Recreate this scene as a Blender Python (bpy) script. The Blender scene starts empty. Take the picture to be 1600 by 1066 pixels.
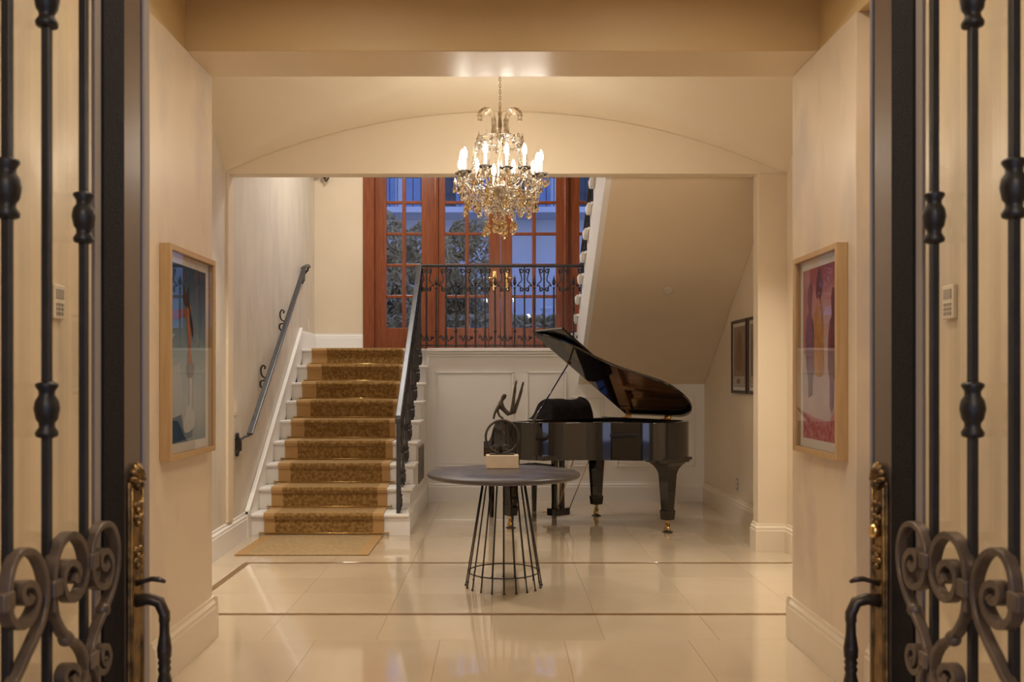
import bpy, math, random
from math import pi, sin, cos, sqrt, atan2, radians
from mathutils import Vector, Matrix
random.seed(7)
S = bpy.context.scene
COL = S.collection

# ------------------------------------------------------------------ camera
cd = bpy.data.cameras.new('camera')
cam = bpy.data.objects.new('camera', cd)
COL.objects.link(cam)
cam.location = (0, 0, 1.385)
cam.rotation_euler = (pi / 2, 0, 0)
cd.sensor_width = 36.0
cd.lens = 1400 / 1600 * 36
cd.shift_x = 20 / 1600
cd.shift_y = 57 / 1600
cd.clip_start = 0.05
cd.dof.use_dof = True
cd.dof.focus_distance = 7.5
cd.dof.aperture_fstop = 7.0
S.camera = cam

# ------------------------------------------------------------------ world: dusk sky
w = bpy.data.worlds.new('dusk'); S.world = w
w.use_nodes = True
nt = w.node_tree
bg = nt.nodes['Background']
tc = nt.nodes.new('ShaderNodeTexCoord')
sep = nt.nodes.new('ShaderNodeSeparateXYZ')
ramp = nt.nodes.new('ShaderNodeValToRGB')
ramp.color_ramp.elements[0].position = 0.0
ramp.color_ramp.elements[0].color = (0.34, 0.38, 0.56, 1)
ramp.color_ramp.elements[1].position = 0.6
ramp.color_ramp.elements[1].color = (0.10, 0.17, 0.46, 1)
nt.links.new(tc.outputs['Generated'], sep.inputs[0])
nt.links.new(sep.outputs['Z'], ramp.inputs[0])
nt.links.new(ramp.outputs[0], bg.inputs[0])
bg.inputs[1].default_value = 2.2

S.view_settings.view_transform = 'Standard'
S.view_settings.look = 'None'
S.view_settings.gamma = 1
S.view_settings.use_curve_mapping = False
S.view_settings.exposure = 0.42
S.cycles.caustics_refractive = False
S.cycles.sample_clamp_indirect = 8.0

def area(name, loc, size, watts, color, rot=(0, 0, 0), shape='DISK', spread=pi):
    l = bpy.data.lights.new(name, 'AREA')
    l.energy = watts; l.color = color; l.shape = shape
    l.size = size
    if shape == 'RECTANGLE':
        l.size, l.size_y = size
    l.spread = spread
    o = bpy.data.objects.new(name, l); COL.objects.link(o)
    o.location = loc; o.rotation_euler = rot
    return o

WARM = (1.0, 0.86, 0.68)
SOFTW = (1.0, 0.92, 0.80)
STAIRW = (1.0, 0.95, 0.88)
area('corridor_downlight', (-0.75, 3.2, 3.5), 0.3, 12, WARM, spread=radians(155))
area('corridor_downlight', (0.75, 3.2, 3.5), 0.3, 12, WARM, spread=radians(155))
area('corridor_downlight', (0.0, 1.9, 3.5), 0.3, 12, WARM, spread=radians(155))
area('hall_fill', (-1.65, 5.95, 3.12), 0.25, 18, SOFTW, spread=radians(105))  # added fill pair, brightens the vault by floor bounce; no real fixtures
area('hall_fill', (1.7, 5.95, 3.12), 0.25, 18, SOFTW, spread=radians(105))
area('stairwell_light', (-1.2, 9.2, 4.9), 0.7, 58, STAIRW)
area('landing_light', (0.2, 10.6, 4.9), 0.5, 11, STAIRW)
area('porch_light', (0.0, -0.9, 2.75), 0.3, 16, WARM, rot=(radians(28), 0, 0))

# ------------------------------------------------------------------ mesh builder
def V(*a): return Vector(a)

def catmull(pts, n=6, closed=False):
    pts = [Vector(p) for p in pts]
    out = []
    m = len(pts)
    for i in range(m if closed else m - 1):
        if closed:
            p0, p1, p2, p3 = pts[(i - 1) % m], pts[i], pts[(i + 1) % m], pts[(i + 2) % m]
        else:
            p1, p2 = pts[i], pts[i + 1]
            p0 = pts[i - 1] if i > 0 else p1 * 2 - p2
            p3 = pts[i + 2] if i + 2 < m else p2 * 2 - p1
        for k in range(n):
            t = k / n
            out.append(0.5 * ((2 * p1) + (p2 - p0) * t + (2 * p0 - 5 * p1 + 4 * p2 - p3) * t * t + (3 * p1 - p0 - 3 * p2 + p3) * t ** 3))
    if not closed: out.append(pts[-1])
    return out

class MB:
    def __init__(s): s.v = []; s.f = []; s.sm = []
    def add(s, vs, fs, smooth=False):
        b = len(s.v); s.v += [tuple(v) for v in vs]
        for f in fs: s.f.append([b + i for i in f]); s.sm.append(smooth)
        return s
    def box(s, x0, x1, y0, y1, z0, z1, M=None):
        vs = [Vector((x, y, z)) for z in (z0, z1) for y in (y0, y1) for x in (x0, x1)]
        if M is not None: vs = [M @ v for v in vs]
        return s.add(vs, [(0, 2, 3, 1), (4, 5, 7, 6), (0, 1, 5, 4), (2, 6, 7, 3), (0, 4, 6, 2), (1, 3, 7, 5)])
    def prism(s, poly, lo, hi, f):
        """poly 2d, f(a, b, t) -> 3d ; t in (lo, hi)"""
        n = len(poly)
        vs = [f(a, b, lo) for a, b in poly] + [f(a, b, hi) for a, b in poly]
        fs = [tuple(range(n - 1, -1, -1)), tuple(range(n, 2 * n))]
        fs += [(i, (i + 1) % n, n + (i + 1) % n, n + i) for i in range(n)]
        return s.add(vs, fs)
    def lathe(s, prof, c=(0, 0, 0), n=16, smooth=True, M=None, caps=True):
        vs = []; m = len(prof)
        for r, z in prof:
            for k in range(n):
                a = 2 * pi * (k + 0.5) / n
                p = Vector((r * cos(a), r * sin(a), z))
                if M is not None: p = M @ p
                vs.append(p + Vector(c))
        fs = [(i * n + k, i * n + (k + 1) % n, (i + 1) * n + (k + 1) % n, (i + 1) * n + k) for i in range(m - 1) for k in range(n)]
        s.add(vs, fs, smooth)
        if caps:
            b = len(s.v) - len(vs)
            s.f.append([b + k for k in range(n - 1, -1, -1)]); s.sm.append(False)
            s.f.append([b + (m - 1) * n + k for k in range(n)]); s.sm.append(False)
        return s
    def tube(s, path, r, n=8, smooth=True, closed=False):
        path = [Vector(p) for p in path]; m = len(path)
        rs = r if isinstance(r, (list, tuple)) else [r] * m
        vs = []; up = None
        for i, p in enumerate(path):
            a = path[(i - 1) % m] if (closed or i > 0) else p
            b = path[(i + 1) % m] if (closed or i < m - 1) else p
            t = (b - a)
            if t.length < 1e-9: t = Vector((0, 0, 1))
            t.normalize()
            if up is None:
                up = Vector((0, 0, 1)) if abs(t.z) < 0.9 else Vector((1, 0, 0))
            sd = t.cross(up)
            if sd.length < 1e-6: sd = t.orthogonal()
            sd.normalize(); up = sd.cross(t).normalized()
            for k in range(n):
                an = 2 * pi * (k + 0.5) / n
                vs.append(p + rs[i] * (cos(an) * sd + sin(an) * up))
        fs = []
        for i in range(m if closed else m - 1):
            j = (i + 1) % m
            fs += [(i * n + k, i * n + (k + 1) % n, j * n + (k + 1) % n, j * n + k) for k in range(n)]
        s.add(vs, fs, smooth)
        if not closed:
            b = len(s.v) - len(vs)
            s.f.append([b + k for k in range(n - 1, -1, -1)]); s.sm.append(False)
            s.f.append([b + (m - 1) * n + k for k in range(n)]); s.sm.append(False)
        return s
    def ribbon(s, path, nrm, wd, th, taper=None):
        """flat bar swept along a planar path; nrm = plane normal, wd in plane, th along nrm"""
        path = [Vector(p) for p in path]; nrm = Vector(nrm).normalized(); m = len(path); vs = []
        for i, p in enumerate(path):
            t = (path[min(i + 1, m - 1)] - path[max(i - 1, 0)]).normalized()
            sd = nrm.cross(t).normalized()
            k = 1 if taper is None else taper(i / (m - 1))
            for a, b in ((-1, -1), (1, -1), (1, 1), (-1, 1)):
                vs.append(p + sd * (a * wd * k / 2) + nrm * (b * th / 2))
        fs = [(0, 1, 2, 3), tuple(4 * (m - 1) + q for q in (3, 2, 1, 0))]
        for i in range(m - 1):
            for q in range(4):
                fs.append((4 * i + q, 4 * i + 4 + q, 4 * i + 4 + (q + 1) % 4, 4 * i + (q + 1) % 4))
        return s.add(vs, fs)
    def sphere(s, c, r, n=10, m=6, sc=(1, 1, 1)):
        prof = [(max(r * sin(pi * i / m), r * 0.02), -r * cos(pi * i / m)) for i in range(m + 1)]
        return s.lathe(prof, c, n, True, Matrix.Diagonal(sc))
    def loft(s, secs, c=(0, 0, 0), M=None):
        """square sections (half x, half y, z)"""
        vs = []
        for hx, hy, z in secs:
            for a, b in ((-1, -1), (1, -1), (1, 1), (-1, 1)):
                p = Vector((a * hx, b * hy, z))
                if M is not None: p = M @ p
                vs.append(p + Vector(c))
        m = len(secs)
        fs = [(3, 2, 1, 0), tuple(4 * (m - 1) + q for q in range(4))]
        for i in range(m - 1):
            for q in range(4):
                fs.append((4 * i + q, 4 * i + (q + 1) % 4, 4 * i + 4 + (q + 1) % 4, 4 * i + 4 + q))
        return s.add(vs, fs)
    def build(s, name, mat, parent=None, bevel=0, loc=None, seg=2, fix=True):
        me = bpy.data.meshes.new(name)
        me.from_pydata(s.v, [], s.f)
        me.polygons.foreach_set('use_smooth', s.sm)
        me.update()
        if fix:
            import bmesh
            bm = bmesh.new(); bm.from_mesh(me)
            bmesh.ops.recalc_face_normals(bm, faces=bm.faces)
            bm.to_mesh(me); bm.free()
        o = bpy.data.objects.new(name, me)
        me.materials.append(mat)
        COL.objects.link(o)
        if parent is not None: o.parent = parent
        if loc is not None: o.location = loc
        if bevel:
            b = o.modifiers.new('bevel', 'BEVEL'); b.width = bevel; b.segments = seg
            b.limit_method = 'ANGLE'; b.angle_limit = radians(35)
        return o

def thing(name, label, cat, loc=(0, 0, 0), rz=0, group=None):
    o = bpy.data.objects.new(name, None); COL.objects.link(o)
    o.empty_display_size = 0.1
    o.location = loc; o.rotation_euler = (0, 0, rz)
    o['label'] = label; o['category'] = cat
    if group: o['group'] = group
    return o

def tag(o, label, cat, group=None, kind=None):
    o['label'] = label; o['category'] = cat
    if group: o['group'] = group
    if kind: o['kind'] = kind
    return o

def struct(o, label, cat):
    return tag(o, label, cat, None, 'structure')

def sroot(name, label, cat, loc=(0, 0, 0), rz=0):
    o = thing(name, label, cat, loc, rz); o['kind'] = 'structure'
    return o

def copy(o, parent=None, name=None):
    c = o.copy(); COL.objects.link(c)
    if parent is not None: c.parent = parent
    return c

def spiral(cx, cy, r0, r1, a0, turns, n=22):
    """2d points from radius r0 at angle a0 winding to r1"""
    return [(cx + (r0 + (r1 - r0) * i / n) * cos(a0 + 2 * pi * turns * i / n),
             cy + (r0 + (r1 - r0) * i / n) * sin(a0 + 2 * pi * turns * i / n)) for i in range(n + 1)]

# ------------------------------------------------------------------ materials
def newmat(name):
    m = bpy.data.materials.new(name); m.use_nodes = True
    t = m.node_tree; b = t.nodes['Principled BSDF']
    return m, t, b

def mat(name, c, rough=0.5, metal=0.0, spec=0.5, c2=None, scale=8.0, stretch=(1, 1, 1), bump=0.0, bscale=None, lo=0.35, hi=0.65, detail=4, r2=None, coat=0.0, sheen=0.0):
    m, t, b = newmat(name)
    b.inputs['Base Color'].default_value = (*c, 1)
    b.inputs['Roughness'].default_value = rough
    b.inputs['Metallic'].default_value = metal
    b.inputs['Specular IOR Level'].default_value = spec
    b.inputs['Coat Weight'].default_value = coat
    if sheen: b.inputs['Sheen Weight'].default_value = sheen
    if c2 is not None or bump or r2 is not None:
        tcn = t.nodes.new('ShaderNodeTexCoord')
        mp = t.nodes.new('ShaderNodeMapping'); mp.inputs['Scale'].default_value = stretch
        t.links.new(tcn.outputs['Object'], mp.inputs[0])
        nz = t.nodes.new('ShaderNodeTexNoise'); nz.inputs['Scale'].default_value = scale; nz.inputs['Detail'].default_value = detail
        t.links.new(mp.outputs[0], nz.inputs['Vector'])
        if c2 is not None or r2 is not None:
            mr = t.nodes.new('ShaderNodeMapRange'); mr.inputs[1].default_value = lo; mr.inputs[2].default_value = hi
            t.links.new(nz.outputs[0], mr.inputs[0])
        if c2 is not None:
            mx = t.nodes.new('ShaderNodeMix'); mx.data_type = 'RGBA'
            mx.inputs[6].default_value = (*c, 1); mx.inputs[7].default_value = (*c2, 1)
            t.links.new(mr.outputs[0], mx.inputs[0]); t.links.new(mx.outputs[2], b.inputs['Base Color'])
        if r2 is not None:
            m2 = t.nodes.new('ShaderNodeMapRange'); m2.inputs[3].default_value = rough; m2.inputs[4].default_value = r2
            t.links.new(mr.outputs[0], m2.inputs[0]); t.links.new(m2.outputs[0], b.inputs['Roughness'])
        if bump:
            n2 = nz
            if bscale:
                n2 = t.nodes.new('ShaderNodeTexNoise'); n2.inputs['Scale'].default_value = bscale; n2.inputs['Detail'].default_value = 3
                t.links.new(mp.outputs[0], n2.inputs['Vector'])
            bp = t.nodes.new('ShaderNodeBump'); bp.inputs['Strength'].default_value = bump; bp.inputs['Distance'].default_value = 0.01
            t.links.new(n2.outputs[0], bp.inputs['Height']); t.links.new(bp.outputs[0], b.inputs['Normal'])
    return m

def emit(name, c, s):
    m, t, b = newmat(name)
    b.inputs['Base Color'].default_value = (*c, 1)
    b.inputs['Emission Color'].default_value = (*c, 1)
    b.inputs['Emission Strength'].default_value = s
    return m

def pane_mat(name, tint, ior=1.45, rough=0.0):
    m = bpy.data.materials.new(name); m.use_nodes = True
    t = m.node_tree; t.nodes.remove(t.nodes['Principled BSDF'])
    out = t.nodes['Material Output']
    tr = t.nodes.new('ShaderNodeBsdfTransparent'); tr.inputs[0].default_value = (*tint, 1)
    gl = t.nodes.new('ShaderNodeBsdfGlossy'); gl.inputs['Roughness'].default_value = rough
    fr = t.nodes.new('ShaderNodeFresnel'); ge = t.nodes.new('ShaderNodeNewGeometry')
    mi = t.nodes.new('ShaderNodeMapRange'); mi.inputs[3].default_value = ior; mi.inputs[4].default_value = 1 / ior
    t.links.new(ge.outputs['Backfacing'], mi.inputs[0]); t.links.new(mi.outputs[0], fr.inputs[0])
    mx = t.nodes.new('ShaderNodeMixShader')
    t.links.new(fr.outputs[0], mx.inputs[0]); t.links.new(tr.outputs[0], mx.inputs[1]); t.links.new(gl.outputs[0], mx.inputs[2])
    t.links.new(mx.outputs[0], out.inputs[0])
    return m

M = {}
M['plaster'] = mat('plaster', (0.70, 0.575, 0.42), 0.34, c2=(0.56, 0.47, 0.37), scale=3.0, stretch=(1, 1, 0.5), bump=0.08, bscale=6, detail=9, r2=0.55, lo=0.46, hi=0.66)
M['plaster_smooth'] = mat('plaster_smooth', (0.72, 0.60, 0.44), 0.42, c2=(0.68, 0.56, 0.41), scale=1.6, detail=5)
M['plaster_stair'] = mat('plaster_stair', (0.68, 0.60, 0.48), 0.40, c2=(0.56, 0.50, 0.42), scale=4.0, stretch=(1.3, 1.3, 0.5), bump=0.05, bscale=5, detail=8, lo=0.3, hi=0.7)
M['painted_shade'] = mat('painted_shade', (0.62, 0.45, 0.22), 0.5, c2=(0.58, 0.42, 0.205), scale=1.5)  # shade of the unlit upper recess, put into a darker wall colour
M['vault'] = mat('vault', (0.78, 0.665, 0.50), 0.45, c2=(0.74, 0.63, 0.47), scale=1.4)
M['soffit'] = mat('soffit', (0.74, 0.59, 0.39), 0.30, c2=(0.70, 0.56, 0.37), scale=1.6)
M['stair_soffit'] = mat('stair_soffit', (0.74, 0.60, 0.42), 0.5, c2=(0.71, 0.575, 0.40), scale=1.6)
M['white'] = mat('white_paint', (0.80, 0.765, 0.715), 0.36, c2=(0.76, 0.725, 0.675), scale=1.5)
M['cream_trim'] = mat('cream_trim', (0.74, 0.63, 0.47), 0.36, c2=(0.70, 0.60, 0.45), scale=1.5)
M['grout'] = mat('grout', (0.46, 0.36, 0.24), 0.5, c2=(0.42, 0.33, 0.22), scale=20)
M['inlay'] = mat('brown_marble', (0.20, 0.11, 0.045), 0.3, spec=0.35, c2=(0.14, 0.075, 0.03), scale=6, detail=8)
M['iron'] = mat('wrought_iron', (0.014, 0.012, 0.011), 0.42, metal=0.1, c2=(0.022, 0.018, 0.014), scale=30, bump=0.15)
M['iron_brown'] = mat('bronzed_iron', (0.15, 0.105, 0.072), 0.42, metal=0.3, c2=(0.085, 0.06, 0.042), scale=14, bump=0.2, bscale=40)
M['steel_black'] = mat('black_textured_steel', (0.012, 0.009, 0.010), 0.75, metal=0.0, spec=0.18, c2=(0.006, 0.005, 0.006), scale=160, bump=0.3, bscale=260)
M['steel_taupe'] = mat('taupe_steel', (0.24, 0.19, 0.15), 0.3, metal=0.5, c2=(0.21, 0.165, 0.13), scale=4)
M['rubber'] = mat('grey_weatherstrip', (0.30, 0.26, 0.23), 0.5)
M['brass_old'] = mat('aged_brass', (0.32, 0.19, 0.065), 0.4, metal=0.85, c2=(0.10, 0.06, 0.025), scale=26, bump=0.3, bscale=60)
M['brass'] = mat('brass', (0.75, 0.52, 0.20), 0.25, metal=1.0, c2=(0.65, 0.42, 0.15), scale=20)
M['bronze'] = mat('bronze', (0.045, 0.034, 0.026), 0.38, metal=0.6, c2=(0.08, 0.06, 0.042), scale=30, bump=0.3)
M['rail_iron'] = mat('rail_iron', (0.045, 0.045, 0.048), 0.38, metal=0.4, c2=(0.06, 0.058, 0.058), scale=12)
M['mahogany'] = mat('mahogany', (0.27, 0.068, 0.018), 0.26, c2=(0.15, 0.034, 0.010), scale=5, stretch=(14, 14, 0.8), detail=6, lo=0.25, hi=0.75)
M['piano'] = mat('piano_black', (0.008, 0.007, 0.007), 0.045, spec=0.6, coat=0.6)
M['velvet'] = mat('black_velvet', (0.010, 0.008, 0.009), 0.95, spec=0.1, c2=(0.018, 0.014, 0.014), scale=18, bump=0.4)
M['spruce'] = mat('spruce', (0.62, 0.30, 0.10), 0.35, c2=(0.5, 0.22, 0.07), scale=4, stretch=(20, 1, 1))
M['plate'] = mat('gold_plate', (0.52, 0.26, 0.09), 0.38, metal=0.6, c2=(0.45, 0.21, 0.07), scale=9)
M['strings'] = mat('strings', (0.6, 0.5, 0.4), 0.3, metal=1.0)
M['ivory'] = mat('ivory', (0.85, 0.80, 0.70), 0.3)
M['slate'] = mat('slate_top', (0.034, 0.027, 0.025), 0.28, c2=(0.065, 0.052, 0.046), scale=5, detail=9, r2=0.45, bump=0.05)
M['travertine'] = mat('travertine', (0.66, 0.53, 0.36), 0.45, c2=(0.60, 0.46, 0.30), scale=20, bump=0.08)
M['oak'] = mat('light_wood', (0.50, 0.33, 0.16), 0.4, c2=(0.44, 0.28, 0.13), scale=4, stretch=(12, 12, 1))
M['walnut'] = mat('dark_wood', (0.03, 0.015, 0.01), 0.35, c2=(0.045, 0.022, 0.014), scale=5, stretch=(12, 12, 1))
M['mat_board'] = mat('mat_board', (0.72, 0.68, 0.62), 0.8)
M['plastic'] = mat('white_plastic', (0.72, 0.64, 0.52), 0.35)
M['plastic_grey'] = mat('grey_plastic', (0.36, 0.32, 0.27), 0.35)
M['vent'] = mat('vent_metal', (0.20, 0.15, 0.11), 0.5)
M['door_glass'] = pane_mat('door_glass', (0.95, 0.94, 0.90), 1.42, 0.02)
M['pane'] = pane_mat('window_glass', (0.86, 0.9, 0.95), 1.36)
M['art_glass'] = pane_mat('picture_glass', (0.97, 0.97, 0.97), 1.36)
m, t, b = newmat('crystal')
b.inputs['Base Color'].default_value = (1.0, 0.97, 0.92, 1); b.inputs['Roughness'].default_value = 0.0
b.inputs['IOR'].default_value = 1.55; b.inputs['Transmission Weight'].default_value = 1.0
M['crystal'] = m
m, t, b = newmat('wood_tint_crystal')
b.inputs['Base Color'].default_value = (1.0, 0.80, 0.50, 1); b.inputs['Roughness'].default_value = 0.0  # warm tint stands in for wood refracted through the clear drops
b.inputs['IOR'].default_value = 1.55; b.inputs['Transmission Weight'].default_value = 1.0
M['wood_tint'] = m
M['silvered'] = mat('silvered_metal', (0.62, 0.52, 0.38), 0.3, metal=0.9, c2=(0.34, 0.26, 0.17), scale=25)
M['plume'] = mat('smoked_glass_plume', (0.24, 0.165, 0.09), 0.3, metal=0.3, c2=(0.50, 0.40, 0.27), scale=40)
M['bulb'] = emit('bulb_glow', (1.0, 0.92, 0.80), 120)
M['candle'] = mat('candle_sleeve', (0.88, 0.84, 0.78), 0.4)

# marble with soft veins
m, t, b = newmat('marble')
tcn = t.nodes.new('ShaderNodeTexCoord'); oi = t.nodes.new('ShaderNodeObjectInfo')
ad = t.nodes.new('ShaderNodeVectorMath'); ad.operation = 'ADD'
sc = t.nodes.new('ShaderNodeVectorMath'); sc.operation = 'SCALE'
cmb = t.nodes.new('ShaderNodeCombineXYZ')
for i in range(3): t.links.new(oi.outputs['Random'], cmb.inputs[i])
t.links.new(cmb.outputs[0], sc.inputs[0]); sc.inputs[3].default_value = 31.0
t.links.new(tcn.outputs['Object'], ad.inputs[0]); t.links.new(sc.outputs[0], ad.inputs[1])
nz = t.nodes.new('ShaderNodeTexNoise'); nz.inputs['Scale'].default_value = 1.8; nz.inputs['Detail'].default_value = 8; nz.inputs['Distortion'].default_value = 1.2
t.links.new(ad.outputs[0], nz.inputs['Vector'])
rp = t.nodes.new('ShaderNodeValToRGB')
e = rp.color_ramp.elements
e[0].position = 0.3; e[0].color = (0.525, 0.41, 0.275, 1)
e[1].position = 0.7; e[1].color = (0.56, 0.445, 0.305, 1)
e2 = e.new(0.5); e2.color = (0.545, 0.43, 0.292, 1)
t.links.new(nz.outputs[0], rp.inputs[0])
hs = t.nodes.new('ShaderNodeHueSaturation')
mr = t.nodes.new('ShaderNodeMapRange'); mr.inputs[3].default_value = 0.95; mr.inputs[4].default_value = 1.04
t.links.new(oi.outputs['Random'], mr.inputs[0]); t.links.new(mr.outputs[0], hs.inputs['Value'])
t.links.new(rp.outputs[0], hs.inputs['Color']); t.links.new(hs.outputs[0], b.inputs['Base Color'])
b.inputs['Roughness'].default_value = 0.075
b.inputs['Specular IOR Level'].default_value = 0.9
b.inputs['Coat Weight'].default_value = 0.6
b.inputs['Coat Roughness'].default_value = 0.04
M['marble'] = m

# carpet: mottled gold-brown field, plain lighter borders along both long sides
def carpet(name, field1, field2, border, half, xc, sheen=0.65):
    m, t, b = newmat(name)
    tcn = t.nodes.new('ShaderNodeTexCoord')
    nz = t.nodes.new('ShaderNodeTexVoronoi'); nz.inputs['Scale'].default_value = 26
    n2 = t.nodes.new('ShaderNodeTexNoise'); n2.inputs['Scale'].default_value = 34; n2.inputs['Detail'].default_value = 5
    t.links.new(tcn.outputs['Object'], nz.inputs['Vector']); t.links.new(tcn.outputs['Object'], n2.inputs['Vector'])
    mr = t.nodes.new('ShaderNodeMapRange'); mr.inputs[1].default_value = 0.42; mr.inputs[2].default_value = 0.62
    t.links.new(n2.outputs[0], mr.inputs[0])
    mx = t.nodes.new('ShaderNodeMix'); mx.data_type = 'RGBA'
    mx.inputs[6].default_value = (*field1, 1); mx.inputs[7].default_value = (*field2, 1)
    t.links.new(mr.outputs[0], mx.inputs[0])
    sp = t.nodes.new('ShaderNodeSeparateXYZ'); t.links.new(tcn.outputs['Object'], sp.inputs[0])
    s1 = t.nodes.new('ShaderNodeMath'); s1.operation = 'SUBTRACT'; s1.inputs[1].default_value = xc
    s2 = t.nodes.new('ShaderNodeMath'); s2.operation = 'ABSOLUTE'
    s3 = t.nodes.new('ShaderNodeMath'); s3.operation = 'GREATER_THAN'; s3.inputs[1].default_value = half
    t.links.new(sp.outputs[0], s1.inputs[0]); t.links.new(s1.outputs[0], s2.inputs[0]); t.links.new(s2.outputs[0], s3.inputs[0])
    m2 = t.nodes.new('ShaderNodeMix'); m2.data_type = 'RGBA'; m2.inputs[7].default_value = (*border, 1)
    t.links.new(mx.outputs[2], m2.inputs[6]); t.links.new(s3.outputs[0], m2.inputs[0]); t.links.new(m2.outputs[2], b.inputs['Base Color'])
    b.inputs['Roughness'].default_value = 0.95; b.inputs['Specular IOR Level'].default_value = 0.1
    b.inputs['Sheen Weight'].default_value = sheen
    b.inputs['Sheen Tint'].default_value = (1.0, 0.78, 0.5, 1)
    n3 = t.nodes.new('ShaderNodeTexNoise'); n3.inputs['Scale'].default_value = 300
    t.links.new(tcn.outputs['Object'], n3.inputs['Vector'])
    bp = t.nodes.new('ShaderNodeBump'); bp.inputs['Strength'].default_value = 0.5; bp.inputs['Distance'].default_value = 0.004
    t.links.new(n3.outputs[0], bp.inputs['Height']); t.links.new(bp.outputs[0], b.inputs['Normal'])
    return m
M['runner'] = carpet('runner_carpet', (0.19, 0.097, 0.024), (0.33, 0.195, 0.066), (0.45, 0.27, 0.11), 0.43, 0.0)
M['rug'] = carpet('rug_carpet', (0.30, 0.20, 0.095), (0.36, 0.25, 0.13), (0.36, 0.215, 0.09), 0.43, 0.0, 0.1)

# =================================================================== SETTING
XL, XR = -1.525, 1.557          # corridor walls
def HL(d): return -2.20 - 0.033 * (d - 7.86)   # stair / hall left wall, slightly splayed
HR = 2.29
ZB = 2.983                      # underside of the near beam
DE = 4.76                       # end of the corridor

# ---- floor: slab, marble tiles, brown inlay strips
fl = MB().box(-2.7, 2.7, 0.7, 10.6, -0.15, -0.012).build('floor', M['grout'])
struct(fl, 'polished cream marble floor with brown inlay strips through the entry hall', 'floor')
tile_cache = {}
def tile(x0, x1, y0, y1, m='marble', name='tile', j=0.0006):
    k = (round(x1 - x0, 4), round(y1 - y0, 4), m)
    cx, cy = (x0 + x1) / 2, (y0 + y1) / 2
    if k not in tile_cache:
        hx, hy = (x1 - x0) / 2 - j, (y1 - y0) / 2 - j
        b = 0.0004
        mb = MB()
        mb.loft([(hx, hy, -0.012), (hx, hy, -b), (hx - b, hy - b, 0.0)])
        o = mb.build(name, M[m], fl); tile_cache[k] = o
        o.location = (cx, cy, 0)
        return o
    o = copy(tile_cache[k], fl); o.location = (cx, cy, 0)
    return o
def cuts(a, b, n): return [a + (b - a) * i / n for i in range(n + 1)]
IW = 0.048
# corridor
for xs in [cuts(-1.62, 1.65, 5)]:
    ys = cuts(0.8, 4.72, 6)
    for i in range(len(xs) - 1):
        for k in range(len(ys) - 1): tile(xs[i], xs[i + 1], ys[k], ys[k + 1])
# hall: border rows, inlay frame, field
I0, I1 = 5.216, 6.666           # inlay near / far edges
xi = -1.905
xfield = cuts(xi + IW, 2.37, 7)
for y0, y1 in ((4.72, I0), (I1 + IW, 7.22)):
    tile(-2.45, xi, y0, y1)
    tile(xi, xi + IW, y0, y1)
    for i in range(7): tile(xfield[i], xfield[i + 1], y0, y1)
tile(-2.45, xi, I0, (I0 + I1) / 2); tile(-2.45, xi, (I0 + I1) / 2, I1 + IW)
tile(xi, xi + IW, I0, I1 + IW, 'inlay', 'inlay_strip', 0.0)
tile(xi + IW, 2.37, I0, I0 + IW, 'inlay', 'inlay_strip', 0.0)
tile(xi + IW, 2.37, I1, I1 + IW, 'inlay', 'inlay_strip', 0.0)
ys = cuts(I0 + IW, I1, 3)
for i in range(7):
    for k in range(3): tile(xfield[i], xfield[i + 1], ys[k], ys[k + 1])
xs = cuts(-2.45, 2.37, 8); ys = cuts(7.22, 10.02, 5)
for i in range(8):
    for k in range(5): tile(xs[i], xs[i + 1], ys[k], ys[k + 1])

# ---- corridor walls (solid, so their far ends close the hall)
o = MB().box(-2.6, XL, 3.91, DE, 0, ZB).box(-2.6, XL - 0.06, 0.85, 3.91, 0, ZB).build('wall_left', M['plaster'], bevel=0.004)
struct(o, 'polished cream plaster wall of the entry passage behind the blue artwork', 'wall')
o = MB().box(XR, 2.7, 3.91, DE, 0, ZB).box(XR + 0.06, 2.7, 0.85, 3.91, 0, ZB).build('wall_right', M['plaster'], bevel=0.004)
struct(o, 'polished cream plaster wall of the entry passage behind the pink artwork', 'wall')
o = MB().box(-2.6, XL - 0.012, 0.85, 4.39, ZB, 3.6).box(XR + 0.012, 2.7, 0.85, 4.39, ZB, 3.6).build('wall_upper', M['painted_shade'])
struct(o, 'upper band of wall above the entry passage, shade painted into its colour', 'wall')
o = MB().box(-2.6, 2.7, 0.6, 4.39, 3.6, 3.7).build('ceiling', M['painted_shade'])
struct(o, 'raised ceiling over the entry passage, shade painted into its colour', 'ceiling')
o = MB().box(-2.6, 2.7, 4.387, 4.39, ZB + 0.002, 3.6).build('trim_1', M['painted_shade'])
struct(o, 'thin facing on the front of the ceiling beam, shade painted into its colour', 'beam')
o = MB().box(-2.6, 2.7, 4.39, DE, ZB, 3.7).build('beam', M['soffit'], bevel=0.004)
struct(o, 'cream ceiling beam across the end of the entry passage', 'beam')
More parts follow.
